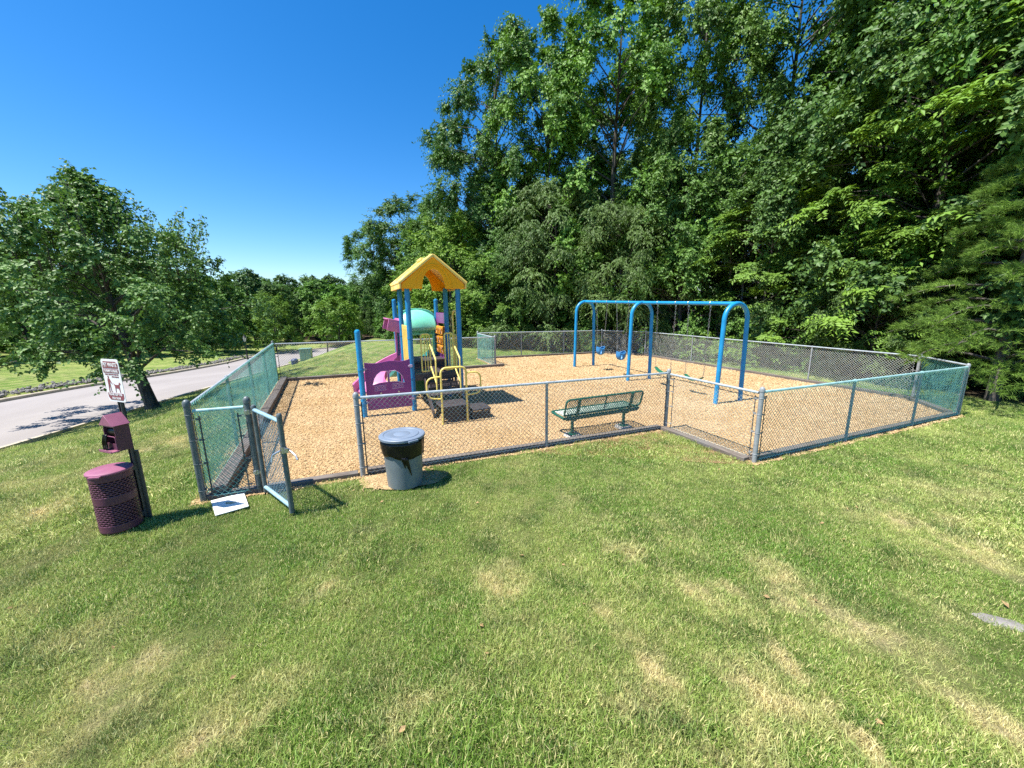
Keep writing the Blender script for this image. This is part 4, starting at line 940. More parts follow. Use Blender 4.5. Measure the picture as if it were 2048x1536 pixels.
# ------------------------------------------------------------------ grey bin and its liner
wx, wy = wor(2.38, -0.47); z = gz(wx, wy)+0.012
T = thing('trash_bin', 'grey plastic bin with blue grey lid by the front fence', 'bin', (wx, wy, z), TH)
mb = MB(); mb.lathe([(0.0, 0.0), (0.222, 0.0), (0.232, 0.012), (0.252, 0.40), (0.268, 0.655), (0.277, 0.66), (0.277, 0.685), (0.262, 0.685), (0.245, 0.40), (0.222, 0.03), (0.0, 0.03)], (0, 0, 0), 40, False); mb.build('barrel', BINM, T)
mb = MB(); mb.lathe([(0.0, 0.0), (0.296, 0.0), (0.302, 0.008), (0.302, 0.034), (0.292, 0.042), (0.245, 0.044), (0.238, 0.038), (0.225, 0.038), (0.218, 0.046), (0.12, 0.048), (0.112, 0.043), (0.104, 0.048), (0.0, 0.050)], (0, 0, 0.672), 44, False)
for a in (-1.25, 1.9): mb.box((0.30*math.cos(a), 0.30*math.sin(a), 0.685), (0.05, 0.13, 0.022), a)
mb.build('lid', BLID, T)
mb = MB(); n_ = 72; rows = [(0.283, 0.672), (0.285, 0.62), (0.282, 0.56), (0.276, 0.50), (0.272, 0.462), (0.262, 0.455)]; vs = []
for i, (r_, h) in enumerate(rows):
    for k in range(n_):
        a = 2*math.pi*k/n_; w_ = mnoise.noise(Vector((math.cos(a)*4.5, math.sin(a)*4.5, h*9)))*0.013+mnoise.noise(Vector((math.cos(a)*11, math.sin(a)*11, h*4)))*0.007
        hh = h+(0.03*mnoise.noise(Vector((math.cos(a)*2.2, math.sin(a)*2.2, 5)))-0.02*math.sin(a+2.3) if i >= 3 else 0)
        vs.append(((r_+(w_ if 0 < i < 5 else 0))*math.cos(a), (r_+(w_ if 0 < i < 5 else 0))*math.sin(a), hh))
mb.add(vs, [(i*n_+k, (i+1)*n_+k, (i+1)*n_+(k+1) % n_, i*n_+(k+1) % n_) for i in range(len(rows)-1) for k in range(n_)])
LN = thing('bin_liner', 'crinkled black bag folded over the rim of the grey bin', 'bag', (wx, wy, z), TH)
o = mb.build('film', BLKP, LN, sharp=70); sf = o.modifiers.new('thick', 'SOLIDIFY'); sf.thickness = 0.003
mb = MB()
for a, l, sw_ in ((-1.62, 0.27, 0.12), (-1.70, 0.15, 0.02)):
    vs = []
    for i in range(7):
        f = i/6; r_ = 0.276-0.018*f; aa = a+sw_*2.2*f; w_ = 0.030*(1-f)+0.003
        for sg in (-1, 1): vs.append((r_*math.cos(aa+sg*w_/r_), r_*math.sin(aa+sg*w_/r_), 0.47-l*f))
    mb.add(vs, [(2*i, 2*i+1, 2*i+3, 2*i+2) for i in range(6)])
o = mb.build('tail', BLKP, LN, sharp=70); sf = o.modifiers.new('thick', 'SOLIDIFY'); sf.thickness = 0.006

# ------------------------------------------------------------------ pet waste station
px_, py_ = -4.19, 4.05; z = gz(px_, py_); FI = R(-20)
T = thing('waste_station', 'maroon pet waste station with sign, bag box and perforated can', 'waste station', (px_, py_, z), FI)
mb = MB(); mb.box((0, 0.0, 0.75), (0.052, 0.014, 2.0)); mb.box((-0.022, -0.010, 0.75), (0.008, 0.03, 2.0)); mb.box((0.022, -0.010, 0.75), (0.008, 0.03, 2.0))
mb.tube([(0, 0.03, -0.2), (0, 0.03, 0.82)], 0.022, 8); mb.build('pole', DARKM, T)
def rrect(w_, h, r_, n_=5): return [(sx*(w_/2-r_)+r_*math.cos(a0+a), sy*(h/2-r_)+r_*math.sin(a0+a)) for sx, sy, a0 in ((1, 1, 0), (-1, 1, math.pi/2), (-1, -1, math.pi), (1, -1, 1.5*math.pi)) for a in np.linspace(0, math.pi/2, n_)]
SZ = 1.615; me = plate(rrect(0.305, 0.457, 0.03), [], 0.004, 0.0008); me.transform(Matrix.Translation((0.0, -0.030, SZ))); sg_ = link_mesh('sign', me, WHITE, T)
def flat(name, poly, x, zc, m, y=-0.0335):
    me = plate(poly, [], 0.0014, 0.0002); me.transform(Matrix.Translation((x, y, zc))); return link_mesh(name, me, m, sg_)
topb = [(-0.135, -0.035), (0.135, -0.035), (0.135, 0.010), (0.108, 0.037), (-0.108, 0.037), (-0.135, 0.010)]
flat('header_band', topb, 0, SZ+0.168, MAROON); flat('header_band', [(-0.135, -0.021), (0.135, -0.021), (0.135, 0.021), (-0.135, 0.021)], 0, SZ+0.104, MAROON)
flat('footer_band', [(-a, -b*1.05) for a, b in topb], 0, SZ-0.170, MAROON)
def put(txt, size, w_, x, zc, m, y=-0.0352):
    me = text_mesh(txt, size, w_, 0.0006); me.transform(Matrix.Translation((x, y, zc))); link_mesh('lettering', me, m, sg_, sharp=None)
put('PET WASTE', 0.058, 0.24, 0, SZ+0.168, WHITE); put('TRANSMITS DISEASE', 0.036, 0.245, 0, SZ+0.104, WHITE)
put('LEASH, CURB AND CLEAN UP', 0.021, 0.235, 0, SZ+0.066, MAROON, -0.0335); put('AFTER YOUR PET', 0.021, 0.125, 0.055, SZ+0.041, MAROON, -0.0335)
put('PLEASE KEEP THIS', 0.032, 0.225, 0, SZ-0.150, WHITE); put('AREA CLEAN', 0.032, 0.15, 0, SZ-0.190, WHITE)
man = [(-.105, -.12), (-.085, -.12), (-.083, -.115), (-.09, -.112), (-.082, -.06), (-.076, -.04), (-.066, -.118), (-.045, -.118), (-.045, -.112), (-.056, -.108), (-.06, -.03), (-.06, -.005), (-.04, -.025), (-.022, -.035), (-.02, -.03), (-.04, -.008), (-.055, .022), (-.07, .03), (-.064, .036), (-.062, .05), (-.072, .058), (-.084, .052), (-.085, .04), (-.08, .033), (-.09, .025), (-.098, .0), (-.098, -.045), (-.1, -.06)]
dog = [(-.01, -.12), (.0, -.12), (.004, -.09), (.01, -.075), (.05, -.075), (.06, -.09), (.066, -.12), (.076, -.12), (.074, -.08), (.078, -.045), (.084, -.03), (.096, -.034), (.1, -.026), (.09, -.012), (.078, -.008), (.072, -.02), (.064, -.035), (.01, -.038), (-.012, -.03), (-.022, -.02), (-.016, -.04), (-.006, -.055), (-.006, -.08)]
flat('pictogram', man, 0, SZ-0.005, MAROON, -0.0333); flat('pictogram', dog, 0.02, SZ-0.005, MAROON, -0.0333)
# bag box with gable roof
bw_, bd_, bh_ = 0.195, 0.125, 0.28; bc = 1.02; yc = -0.09
mb = MB(); x0, x1, y0, y1, z0_, z1_ = -bw_/2, bw_/2, yc-bd_/2, yc+bd_/2, bc-bh_/2, bc+bh_/2
mb.box((x1-0.004, yc, bc), (0.008, bd_, bh_)); mb.box((x0+0.004, yc, bc), (0.008, bd_, bh_)); mb.box((0, y1-0.004, bc), (bw_-0.018, 0.008, bh_)); mb.box((0, y0+0.004, bc-0.105), (bw_-0.018, 0.008, 0.09)); mb.box((0, yc, z0_+0.006), (bw_-0.018, bd_-0.018, 0.012)); mb.box((0, y0+0.004, bc+0.135), (bw_-0.018, 0.008, 0.03))
db = mb.build('bag_dispenser', MARM, T)
mb = MB(); ov = 0.022; zr = z1_; vs = [(x0-ov, y0-ov, zr), (x1+ov, y0-ov, zr), (0, y0-ov, zr+0.115), (x0-ov, y1+ov*.3, zr), (x1+ov, y1+ov*.3, zr), (0, y1+ov*.3, zr+0.115)]
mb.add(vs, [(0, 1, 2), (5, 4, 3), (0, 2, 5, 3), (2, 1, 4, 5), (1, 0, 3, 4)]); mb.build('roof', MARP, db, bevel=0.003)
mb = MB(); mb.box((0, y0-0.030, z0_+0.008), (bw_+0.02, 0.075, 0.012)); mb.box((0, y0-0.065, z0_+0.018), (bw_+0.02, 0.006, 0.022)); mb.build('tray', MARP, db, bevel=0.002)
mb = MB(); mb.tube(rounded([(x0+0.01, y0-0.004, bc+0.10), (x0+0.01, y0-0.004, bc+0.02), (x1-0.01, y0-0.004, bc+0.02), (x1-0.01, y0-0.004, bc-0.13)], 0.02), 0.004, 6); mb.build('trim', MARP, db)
mb = MB(); mb.tube([(x0+0.02, yc, bc+0.06), (x1-0.02, yc, bc+0.06)], 0.05, 14); mb.build('bag_roll', BLKP, db)
# perforated can
cx, cy, cr, ch = -0.01, -0.215, 0.172, 0.64; base = 0.04
mb = MB(); NA, NR = 96, 60; vs = []; fs = []
for j in range(NR+1):
    for i in range(NA): a = 2*math.pi*i/NA; vs.append((cx+cr*math.cos(a), cy+cr*math.sin(a), base+ch*j/NR))
for j in range(NR):
    f = j/NR; band = 0.12 < f < 0.47 or 0.60 < f < 0.88
    for i in range(NA):
        hole = band and j % 2 == 0 and (i+(j//2 % 2)*2) % 4 in (0, 1, 2)
        if not hole: fs.append((j*NA+i, j*NA+(i+1) % NA, (j+1)*NA+(i+1) % NA, (j+1)*NA+i))
mb.add(vs, fs); wc = mb.build('waste_can', MARM, T, sharp=60); sf = wc.modifiers.new('thick', 'SOLIDIFY'); sf.thickness = 0.004
mb = MB(); mb.lathe([(0.155, 0.0), (0.155, ch-0.02)], (cx, cy, base), 32, False); mb.lathe([(0.0, 0.0), (0.168, 0.0)], (cx, cy, base+0.012), 32, False); mb.build('inner_pail', BLKP, wc)
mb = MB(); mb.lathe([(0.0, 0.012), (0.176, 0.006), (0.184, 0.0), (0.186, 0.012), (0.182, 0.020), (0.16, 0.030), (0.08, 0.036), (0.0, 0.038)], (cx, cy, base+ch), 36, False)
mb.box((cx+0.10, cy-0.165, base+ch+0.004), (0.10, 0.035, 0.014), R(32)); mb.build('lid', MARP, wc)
mb = MB(); mb.box((0.0, -0.05, base+ch-0.04), (0.06, 0.06, 0.05)); mb.box((0, -0.05, base+0.05), (0.06, 0.06, 0.05)); mb.build('bracket', DARKM, T)
# bag hanging out of the box
c = Matrix.Rotation(FI, 3, 'Z')@Vector((-0.045, y0-0.02, 0))
mb = MB(); vs = []
for i in range(9):
    f = i/8
    for j in range(7):
        u_ = j/6-0.5; vs.append((u_*(0.055+0.06*f)-0.02*f, -0.012*f-0.012*math.sin(j*2.1+f*4), 0.13-0.19*f-0.01*math.cos(j*3)*f))
mb.add(vs, [(i*7+j, i*7+j+1, (i+1)*7+j+1, (i+1)*7+j) for i in range(8) for j in range(6)]); o = mb.build('plastic_bag', BLKP, None, sharp=70, loc=(px_+c.x, py_+c.y, z+0.93), rz=FI)
sf = o.modifiers.new('thick', 'SOLIDIFY'); sf.thickness = 0.004; tag(o, 'dark plastic bag hanging out of the maroon bag box', 'bag')

# white board on the grass by the gate, stone in the lawn
P4 = [wor(0.09, -0.08), wor(0.42, 0.01), wor(0.55, -0.44), wor(0.24, -0.53)]
B_ = thing('white_board', 'square white board lying on the grass below the short fence panel', 'board', (*P4[0], gz(*P4[0])+0.026), 0)
mb = MB((*P4[0], 0)); mb.add([(x, y, h) for h in (-0.008, 0.006) for x, y in reversed(P4)], [(3, 2, 1, 0), (4, 5, 6, 7), (0, 1, 5, 4), (1, 2, 6, 5), (2, 3, 7, 6), (3, 0, 4, 7)]); mb.build('slab', PALE, B_, bevel=0.004)
mb = MB((*P4[0], 0)); c = np.mean(P4, 0); vs = [(c[0]+(0.055+0.02*math.sin(3*a))*math.cos(a), c[1]+(0.04+0.015*math.cos(2*a))*math.sin(a), 0.0075) for a in np.linspace(0, 6.28, 18)[:-1]]
mb.add(vs, [tuple(range(17))]); mb.build('stain', mat('tan_stain', (0.46, 0.40, 0.25), 0.7, 0.3, 20, bump=0), B_, sharp=None)
mb = MB(); prng = np.random.default_rng(3)
ST = np.array([3.85, 2.62]); zst = float(terrain(*ST))
bm = bmesh.new(); bmesh.ops.create_icosphere(bm, subdivisions=3, radius=1)
for v in bm.verts: v.co = Vector((v.co.x*0.17, v.co.y*0.07, v.co.z*0.03))*(1+0.25*mnoise.noise(v.co*2.2))
me = bpy.data.meshes.new('flat_stone'); bm.to_mesh(me); bm.free()
tag(link_mesh('flat_stone', me, STONE, loc=(*ST, zst-0.004), rz=-0.5), 'flat grey stone half sunk in the lawn', 'stone')

# rocks along the far kerb (one band of countless small stones)
def rock(seed):
    bm = bmesh.new(); bmesh.ops.create_icosphere(bm, subdivisions=1, radius=1); r_ = random.Random(seed)
    for v in bm.verts: v.co = Vector((v.co.x, v.co.y*0.8, v.co.z*0.6))*(0.8+0.4*r_.random())
    me = bpy.data.meshes.new('rock'); bm.to_mesh(me); bm.free(); return me
rocks = [source('rock', rock(s), STONE) for s in range(4)]
kk = rng.uniform(0, 1, 2400); ii = (kk*(len(LE)*0.52)).astype(int)+8; ff = rng.uniform(0, 1, 2400); base_ = LE[ii]+(LE[ii+1]-LE[ii])*ff[:, None]
xo = base_[:, 0]-0.35-np.abs(rng.normal(0, 0.55, 2400)); P = np.c_[xo, base_[:, 1], terrain(xo, base_[:, 1])+0.04]
scatter('rock_border', P, rng.uniform(0, 6.28, (2400, 3)), rng.uniform(0.03, 0.10, 2400), rocks, rng.integers(0, 4, 2400))

# street lamp, utility boxes
lx, ly = -22.6, 33.0; lz = float(terrain(lx, ly))
T = thing('street_lamp', 'small black lantern lamp post beyond the road', 'lamp', (lx, ly, lz))
mb = MB(); mb.lathe([(0.09, -0.1), (0.09, 0.12), (0.055, 0.2), (0.045, 1.65), (0.06, 1.7)], (0, 0, 0), 10); mb.build('pole', BLACKM, T)
mb = MB(); mb.lathe([(0.07, 1.72), (0.16, 2.05)], (0, 0, 0), 6, True); mb.build('lamp_glass', GLASS, T, sharp=10)
mb = MB(); mb.lathe([(0.20, 2.05), (0.06, 2.22), (0.03, 2.3), (0.0, 2.32)], (0, 0, 0), 6); 
for k in range(6): a = k*math.pi/3; mb.tube([(0.072*math.cos(a), 0.072*math.sin(a), 1.70), (0.165*math.cos(a), 0.165*math.sin(a), 2.06)], 0.012, 4)
mb.build('lantern_frame', BLACKM, T)
ux, uy = -13.4, 25.2; uz = float(terrain(ux, uy))
T = thing('utility_box', 'pale green utility cabinet on the lawn beside the road', 'cabinet', (ux, uy, uz), 0.3)
mb = MB(); mb.box((0, 0, 0.36), (0.66, 0.6, 0.78)); mb.build('cabinet', UGRN, T, bevel=0.02); mb = MB(); mb.box((0, 0, 0.77), (0.72, 0.66, 0.05)); mb.build('lid', UGRN, T, bevel=0.015)
mb = MB(); mb.box((-0.16, -0.31, 0.4), (0.30, 0.012, 0.6)); mb.box((0.16, -0.31, 0.4), (0.30, 0.012, 0.6)); mb.build('door', UGRN, T)
u2 = (ux-0.75, uy-0.1); u2z = float(terrain(*u2)); T = thing('meter_box', 'low dark blue box next to the pale green cabinet', 'box', (*u2, u2z), 0.2)
mb = MB(); mb.lathe([(0.2, -0.1), (0.22, 0.28), (0.16, 0.36), (0.0, 0.38)], (0, 0, 0), 10); mb.build('cover', UBLU, T)

# ------------------------------------------------------------------ trees
def leaf_geo(B, D, Nn, L, Wd, r):
    """B base points, D unit directions, Nn unit normals: folded two-triangle leaves"""
    S = np.cross(D, Nn); S /= np.linalg.norm(S, axis=1)[:, None]+1e-9; Nn = np.cross(S, D)
    L = L[:, None]; Wd = Wd[:, None]
    m = B+D*L*0.45; tip = B+D*L-Nn*L*0.10
    l = m+S*Wd*0.5+Nn*Wd*0.16; rr = m-S*Wd*0.5+Nn*Wd*0.16
    n = len(B); V = np.stack([B, l, tip, rr], 1).reshape(-1, 3); b = np.arange(n)[:, None]*4
    return V, np.concatenate([b+[0, 1, 2], b+[0, 2, 3]], 1).reshape(-1, 3)
def unit(v): return v/(np.linalg.norm(v, axis=-1, keepdims=True)+1e-9)
def crown(seed, H, Rr, z0, ncl, tw, lv, leafL, leafW, a0=0.95, droop=0.35, style='broad', skirt=0.75, lean=(0, 0), shoots=0, flat=0.5, bias=0.30, cone=0.0, core=0.42):
    r = np.random.default_rng(seed); C = []; OUT = []
    lob = r.uniform(0, 6.28, 8)
    for i in range(ncl):
        h = r.uniform(0, 1)**0.85; a = r.uniform(0, 2*np.pi)
        if h > 0.36: pr = math.sqrt(max(0.02, 1-((h-0.36)/0.66)**2))
        else: pr = skirt+(1-skirt)*h/0.36
        pr *= 1-cone*max(0, h-0.30)**1.3
        lo = 1+0.20*math.sin(2*a+lob[0]+h*3)+0.14*math.sin(5*a+lob[1]-h*7)+0.08*math.sin(9*h*2+lob[2])
        q = r.uniform()**bias*pr*lo*Rr
        p = np.array([q*math.cos(a), q*math.sin(a), z0+h*(H-z0)*0.97]); p[:2] += np.array(lean)*(p[2]/H)
        C.append(p); OUT.append(np.array([math.cos(a)*q/Rr, math.sin(a)*q/Rr, 0.30+0.7*max(0, h-0.5)]))
    C = np.array(C); OUT = unit(np.array(OUT)+0.01)
    sz_ = a0*r.uniform(0.65, 1.25, ncl)
    # twigs
    ci = np.repeat(np.arange(ncl), tw); n = len(ci)
    az = r.uniform(0, 2*np.pi, n); hd = np.c_[np.cos(az), np.sin(az), r.normal(0.12, 0.38 if style != 'broad' else 0.75, n)]; hd = unit(hd+OUT[ci]*0.7)
    st = C[ci]+unit(r.normal(size=(n, 3)))*sz_[ci, None]*np.array([core, core, flat])*r.uniform(0, 1, (n, 1))
    Lt = sz_[ci]*r.uniform(0.45, 1.0, n); ctone = r.uniform(0, 1, ncl)[ci]
    k = (np.arange(lv)+0.6)/lv; f = np.tile(k, n); ti = np.repeat(np.arange(n), lv)
    side = np.tile(np.where(np.arange(lv) % 2 == 0, 1, -1), n)
    pos = st[ti]+hd[ti]*(Lt[ti]*f)[:, None]; pos[:, 2] -= droop*Lt[ti]*f*f
    tang = hd[ti].copy(); tang[:, 2] -= 2*droop*f; tang = unit(tang)
    upv = unit(np.c_[r.normal(0, 0.30, len(ti)), r.normal(0, 0.30, len(ti)), np.ones(len(ti))]+OUT[ci][ti]*0.25)
    rad = unit(pos-C[ci][ti])
    if style == 'broad': upv = unit(rad*0.55+OUT[ci][ti]*0.55+np.array([0, 0, 0.60])+r.normal(0, 0.26, (len(ti), 3)))
    else: upv = unit(upv+OUT[ci][ti]*0.35)
    sd_ = unit(np.cross(tang, upv))
    if style == 'compound':
        D = unit(sd_*side[:, None]*1.0+tang*0.45+np.array([0, 0, -0.22])); Nn = unit(upv+r.normal(0, 0.12, (len(ti), 3)))
    elif style == 'droopy':
        D = unit(sd_*side[:, None]*0.5+tang*0.7+np.array([0, 0, -0.55])+r.normal(0, 0.22, (len(ti), 3))); Nn = unit(upv+r.normal(0, 0.40, (len(ti), 3)))
    else:
        D = unit(sd_*side[:, None]*0.8+tang*0.5+np.array([0, 0, -0.25])+r.normal(0, 0.35, (len(ti), 3))); Nn = unit(upv+r.normal(0, 0.45, (len(ti), 3)))
    sc = r.uniform(0.7, 1.25, len(ti))
    V, F = leaf_geo(pos, D, Nn, leafL*sc, leafW*sc, r)
    tone = np.clip(0.55*ctone[ti]+0.45*r.uniform(0, 1, len(ti))+0.12*r.normal(size=len(ti)), 0, 1)
    Vs, Fs, Ts = [V], [F], [tone]
    shootp = []
    for i in range(shoots):                     # long whippy shoots at the top
        a = r.uniform(0, 2*np.pi); q = Rr*0.75*math.sqrt(r.uniform()); b = np.array([q*math.cos(a)-0.2*Rr, q*math.sin(a), z0+(H-z0)*(0.70-0.2*q/Rr)]); b[:2] += np.array(lean)*(b[2]/H)
        d = unit(np.array([0.55*math.cos(a)-0.22, 0.55*math.sin(a), 1.0])); Ls = r.uniform(0.8, 1.9); shootp.append((b, b+d*Ls))
        m_ = 60; f2 = np.sort(r.uniform(0.0, 1, m_)); B2 = b+d*Ls*f2[:, None]+r.normal(0, 0.045, (m_, 3)); D2 = unit(r.normal(0, 1, (m_, 3))+d*0.6+np.array([0, 0, -0.2])); N2 = unit(r.normal(0, 0.5, (m_, 3))+np.array([0, 0, 1]))
        V2, F2 = leaf_geo(B2, D2, N2, leafL*r.uniform(.8, 1.2, m_), leafW*r.uniform(.8, 1.2, m_), r); Vs.append(V2); Fs.append(F2+sum(len(x) for x in Vs[:-1])); Ts.append(r.uniform(0.2, 0.9, m_))
    V = np.concatenate(Vs); F = np.concatenate(Fs); T_ = np.concatenate(Ts)
    me = np_mesh('crown', V, F, np.repeat(T_, 2)); return me, C, shootp
def wood(seed, H, z0, C, shootp, r0, lean=(0, 0), split=None, bare=0.0):
    """tapered trunk mesh and limbs mesh reaching the leaf clumps"""
    r = np.random.default_rng(seed+99); mb = MB(); top = H*0.86; n_ = 9
    def axis(z): f = z/H; return Vector((lean[0]*f+0.12*math.sin(f*5+seed), lean[1]*f+0.12*math.cos(f*4+seed), z))
    zs = [-0.3, 0.0, 0.25]+[0.25+(top-0.25)*k/n_ for k in range(1, n_+1)]
    mb.tube([axis(z) for z in zs], [r0*1.55, r0*1.32, r0*1.08]+[r0*(1-0.9*k/n_) for k in range(1, n_+1)], 9)
    tm = bpy.data.meshes.new('trunk'); tm.from_pydata([tuple(v) for v in mb.v], [], mb.f)
    lb = MB(); pick = r.permutation(len(C))[:min(len(C), 46)]
    for i in pick:
        p = Vector(C[i]); hz = max(min(p.z-0.55*math.hypot(p.x, p.y)*r.uniform(0.5, 1.1), top*0.95), min(z0*0.6+0.4, H*0.3)); b = axis(hz); mid = b.lerp(p, 0.5)+Vector((0, 0, 0.12*(p-b).length)); rr = r0*0.34*(1-0.75*hz/H)
        lb.tube([b, b.lerp(mid, 0.6), mid, mid.lerp(p, 0.6), p], [rr, rr*0.75, rr*0.55, rr*0.35, rr*0.14], 5)
    for a, b in shootp: lb.tube([Vector(a)-Vector((0, 0, 0.6)), a, b], [0.02, 0.013, 0.004], 4)
    lm = bpy.data.meshes.new('limbs'); lm.from_pydata([tuple(v) for v in lb.v], [], lb.f)
    for q in (tm, lm):
        q.materials.append(BARK)
        for p in q.polygons: p.use_smooth = True
    return tm, lm
KINDS = {}
def kind(name, leafm, seed, H, r0, z0, **kw):
    me, C, sp = crown(seed, H, z0=z0, **kw); me.materials.append(leafm)
    tm, lm = wood(seed, H, z0, C, sp, r0, kw.get('lean', (0, 0))); KINDS[name] = (me, tm, lm, H)
kind('oak', LEAFD, 1, 17.0, 0.26, 2.6, Rr=4.6, ncl=105, tw=46, lv=14, leafL=0.15, leafW=0.095, a0=1.12, skirt=0.7, bias=0.26)
kind('oak2', LEAF, 2, 17.0, 0.24, 2.2, Rr=4.4, ncl=105, tw=46, lv=14, leafL=0.15, leafW=0.10, a0=1.08, skirt=0.75, bias=0.26)
kind('oak3', LEAFD, 3, 12.0, 0.18, 1.0, Rr=3.6, ncl=85, tw=42, lv=14, leafL=0.14, leafW=0.09, a0=1.0, skirt=0.85, bias=0.26)
kind('elm', LEAFO, 4, 9.5, 0.15, 0.5, Rr=4.0, ncl=85, tw=34, lv=15, leafL=0.14, leafW=0.055, a0=1.15, droop=0.75, style='droopy', skirt=0.9)
kind('ash', LEAFB, 5, 8.0, 0.11, 0.9, Rr=3.0, ncl=62, tw=22, lv=14, leafL=0.15, leafW=0.06, a0=0.95, droop=0.40, style='compound', skirt=0.95, flat=0.16, core=0.36)
kind('ash2', LEAFB, 6, 6.0, 0.08, 0.5, Rr=2.3, ncl=44, tw=20, lv=14, leafL=0.14, leafW=0.055, a0=0.85, droop=0.45, style='compound', skirt=0.95, flat=0.16, core=0.36)
kind('lush', LEAFB, 7, 8.0, 0.10, 0.4, Rr=2.9, ncl=80, tw=34, lv=13, leafL=0.125, leafW=0.085, a0=0.85, skirt=0.95)
kind('maple', LEAFD, 8, 7.0, 0.165, 1.5, Rr=4.4, ncl=235, tw=21, lv=13, leafL=0.095, leafW=0.07, a0=0.62, skirt=0.85, lean=(-0.7, 0), shoots=110, bias=0.5, cone=1.45)
kind('bush', LEAF, 9, 2.2, 0.03, 0.1, Rr=1.2, ncl=42, tw=12, lv=10, leafL=0.10, leafW=0.06, a0=0.5, skirt=1.0)
kind('weed', LEAFB, 10, 1.3, 0.015, 0.05, Rr=0.75, ncl=24, tw=9, lv=9, leafL=0.10, leafW=0.04, a0=0.4, style='droopy', skirt=1.0)
kind('far', LEAF, 11, 10.0, 0.16, 0.8, Rr=3.6, ncl=80, tw=17, lv=10, leafL=0.28, leafW=0.19, a0=1.05, skirt=0.9)
kind('far2', LEAFD, 12, 11.0, 0.16, 0.8, Rr=3.3, ncl=70, tw=19, lv=10, leafL=0.28, leafW=0.19, a0=1.05, skirt=0.9)
kind('young', LEAFB, 13, 4.2, 0.06, 1.2, Rr=1.7, ncl=46, tw=10, lv=9, leafL=0.17, leafW=0.11, a0=0.6, skirt=0.8)

def tree(k, x, y, H, label, cat='tree', name='tree', rz=None, wide=1.0, col=(1, 1, 1), group=None, zoff=0.0):
    cm, tm, lm, H0 = KINDS[k]; z = float(terrain(x, y))+zoff; s = H/H0
    T = thing(name, label, cat, (x, y, z), 0.0, group); T.rotation_euler = (0, 0, random.uniform(0, 6.28) if rz is None else rz); T.scale = (s*wide, s*wide, s)
    for nm, me in (('trunk', tm), ('limbs', lm), ('crown', cm)):
        o = bpy.data.objects.new(nm, me); COL.objects.link(o); o.parent = T
        o.color = (*col, 1) if nm == 'crown' else (1, 1, 1, 1)
    return T
random.seed(21)
tree('maple', -11.6, 12.05, 7.0, wide=0.98, col=(1.25, 1.25, 1.35), label= 'leaning dark green maple on the roadside lawn behind the pet waste sign', rz=0.0)
FG = 'tall trees at the edge of the woods'
big = [('oak2', -12.9, 38.5, 10.8, 0.95, (1, 1, 1), 'leftmost tall wood edge tree, rounded crown above the low blue post'),
 ('oak3', -9.2, 36.5, 12.4, 1.0, (.95, 1, .95), 'dark rounded tree left of the orange roof'),
 ('oak2', -6.2, 34.0, 12.0, 0.9, (1.1, 1.05, .9), 'tall tree directly behind the orange roof'),
 ('oak', -2.9, 31.0, 15.6, 0.90, (.9, .98, 1.05), 'bluish green oak forming the left shoulder of the tall woods'),
 ('oak', -0.9, 28.5, 19.6, 0.82, (.9, 1.0, 1.0), 'tall dark oak whose top stands alone against the sky'),
 ('oak2', 2.6, 27.5, 20.6, 0.85, (1.15, 1.12, .9), 'very tall brighter oak beside the tall dark oak'),
 ('oak2', 6.6, 26.0, 22.5, 0.85, (1.15, 1.15, .95), 'towering oak above the middle of the swing beam'),
 ('oak', 10.6, 24.0, 20.5, 0.72, (1.25, 1.2, 1.0), 'towering oak with sky gaps behind the front swing arch'),
 ('oak2', 13.9, 21.5, 22.0, 0.80, (1.0, 1.0, .9), 'towering tree behind the right fence run'),
 ('oak', 15.8, 17.2, 22.0, 0.85, (.95, 1.0, .95), 'huge dark tree rising behind the sunlit ash sprays'),
 ('oak2', 17.2, 12.6, 20.0, 0.85, (1.0, 1.05, .9), 'huge tree rising behind the feathery pine'),
 ('oak', 18.5, 8.0, 18.0, 0.9, (1, 1, 1), 'large shady tree past the pine, its crown in deep shade')]
for k, x, y, H, wd, col, lab in big: tree(k, x, y, H, lab, wide=wd, col=col, group=FG)
midt = [('lush', -4.1, 27.6, 8.6, 1.0, (1.1, 1.08, .95), 'bright lime green tree right behind the orange roof'),
 ('lush', -1.2, 25.4, 6.2, 1.0, (1.0, 1.0, 1.0), 'bright leafy tree right of the orange roof over the back fence'),
 ('elm', 2.6, 24.4, 9.8, 1.0, (1, 1, 1), 'arching olive tree with drooping sprays above the far swing arch'),
 ('elm', 6.3, 22.6, 8.2, 0.9, (1.0, 1.0, .9), 'drooping olive tree above the swing beam'),
 ('oak3', 0.9, 25.8, 9.0, 0.9, (1, 1.05, .9), 'mid green tree between the lime tree and the arching olive tree'),
 ('oak3', 9.4, 21.9, 12.0, 0.9, (1.1, 1.15, .95), 'mid height dark tree behind the front swing arch'),
 ('ash', 11.9, 18.6, 7.6, 1.0, (1.0, 1.0, 1.0), 'ash with bright layered leaf sprays behind the front arch'),
 ('ash', 13.2, 15.6, 6.6, 1.0, (1.1, 1.05, .9), 'yellow green ash with long leaf sprays above the right fence run'),
 ('ash', 14.4, 14.2, 11.0, 0.85, (1.05, 1.05, .9), 'taller ash with sunlit top sprays above the yellow green ash'),
 ('ash2', 13.3, 13.4, 5.6, 1.0, (1.0, 1.0, .95), 'small ash between the tall ash and the pine'),
 ('ash', 16.2, 11.8, 12.5, 0.9, (1.0, 1.05, .9), 'ash behind the pine with bright sprays high up'),
 ('lush', -7.8, 31.6, 6.0, 1.0, (.95, 1, .9), 'leafy tree behind the left blue roof posts')]
for k, x, y, H, wd, col, lab in midt: tree(k, x, y, H, lab, wide=wd, col=col)
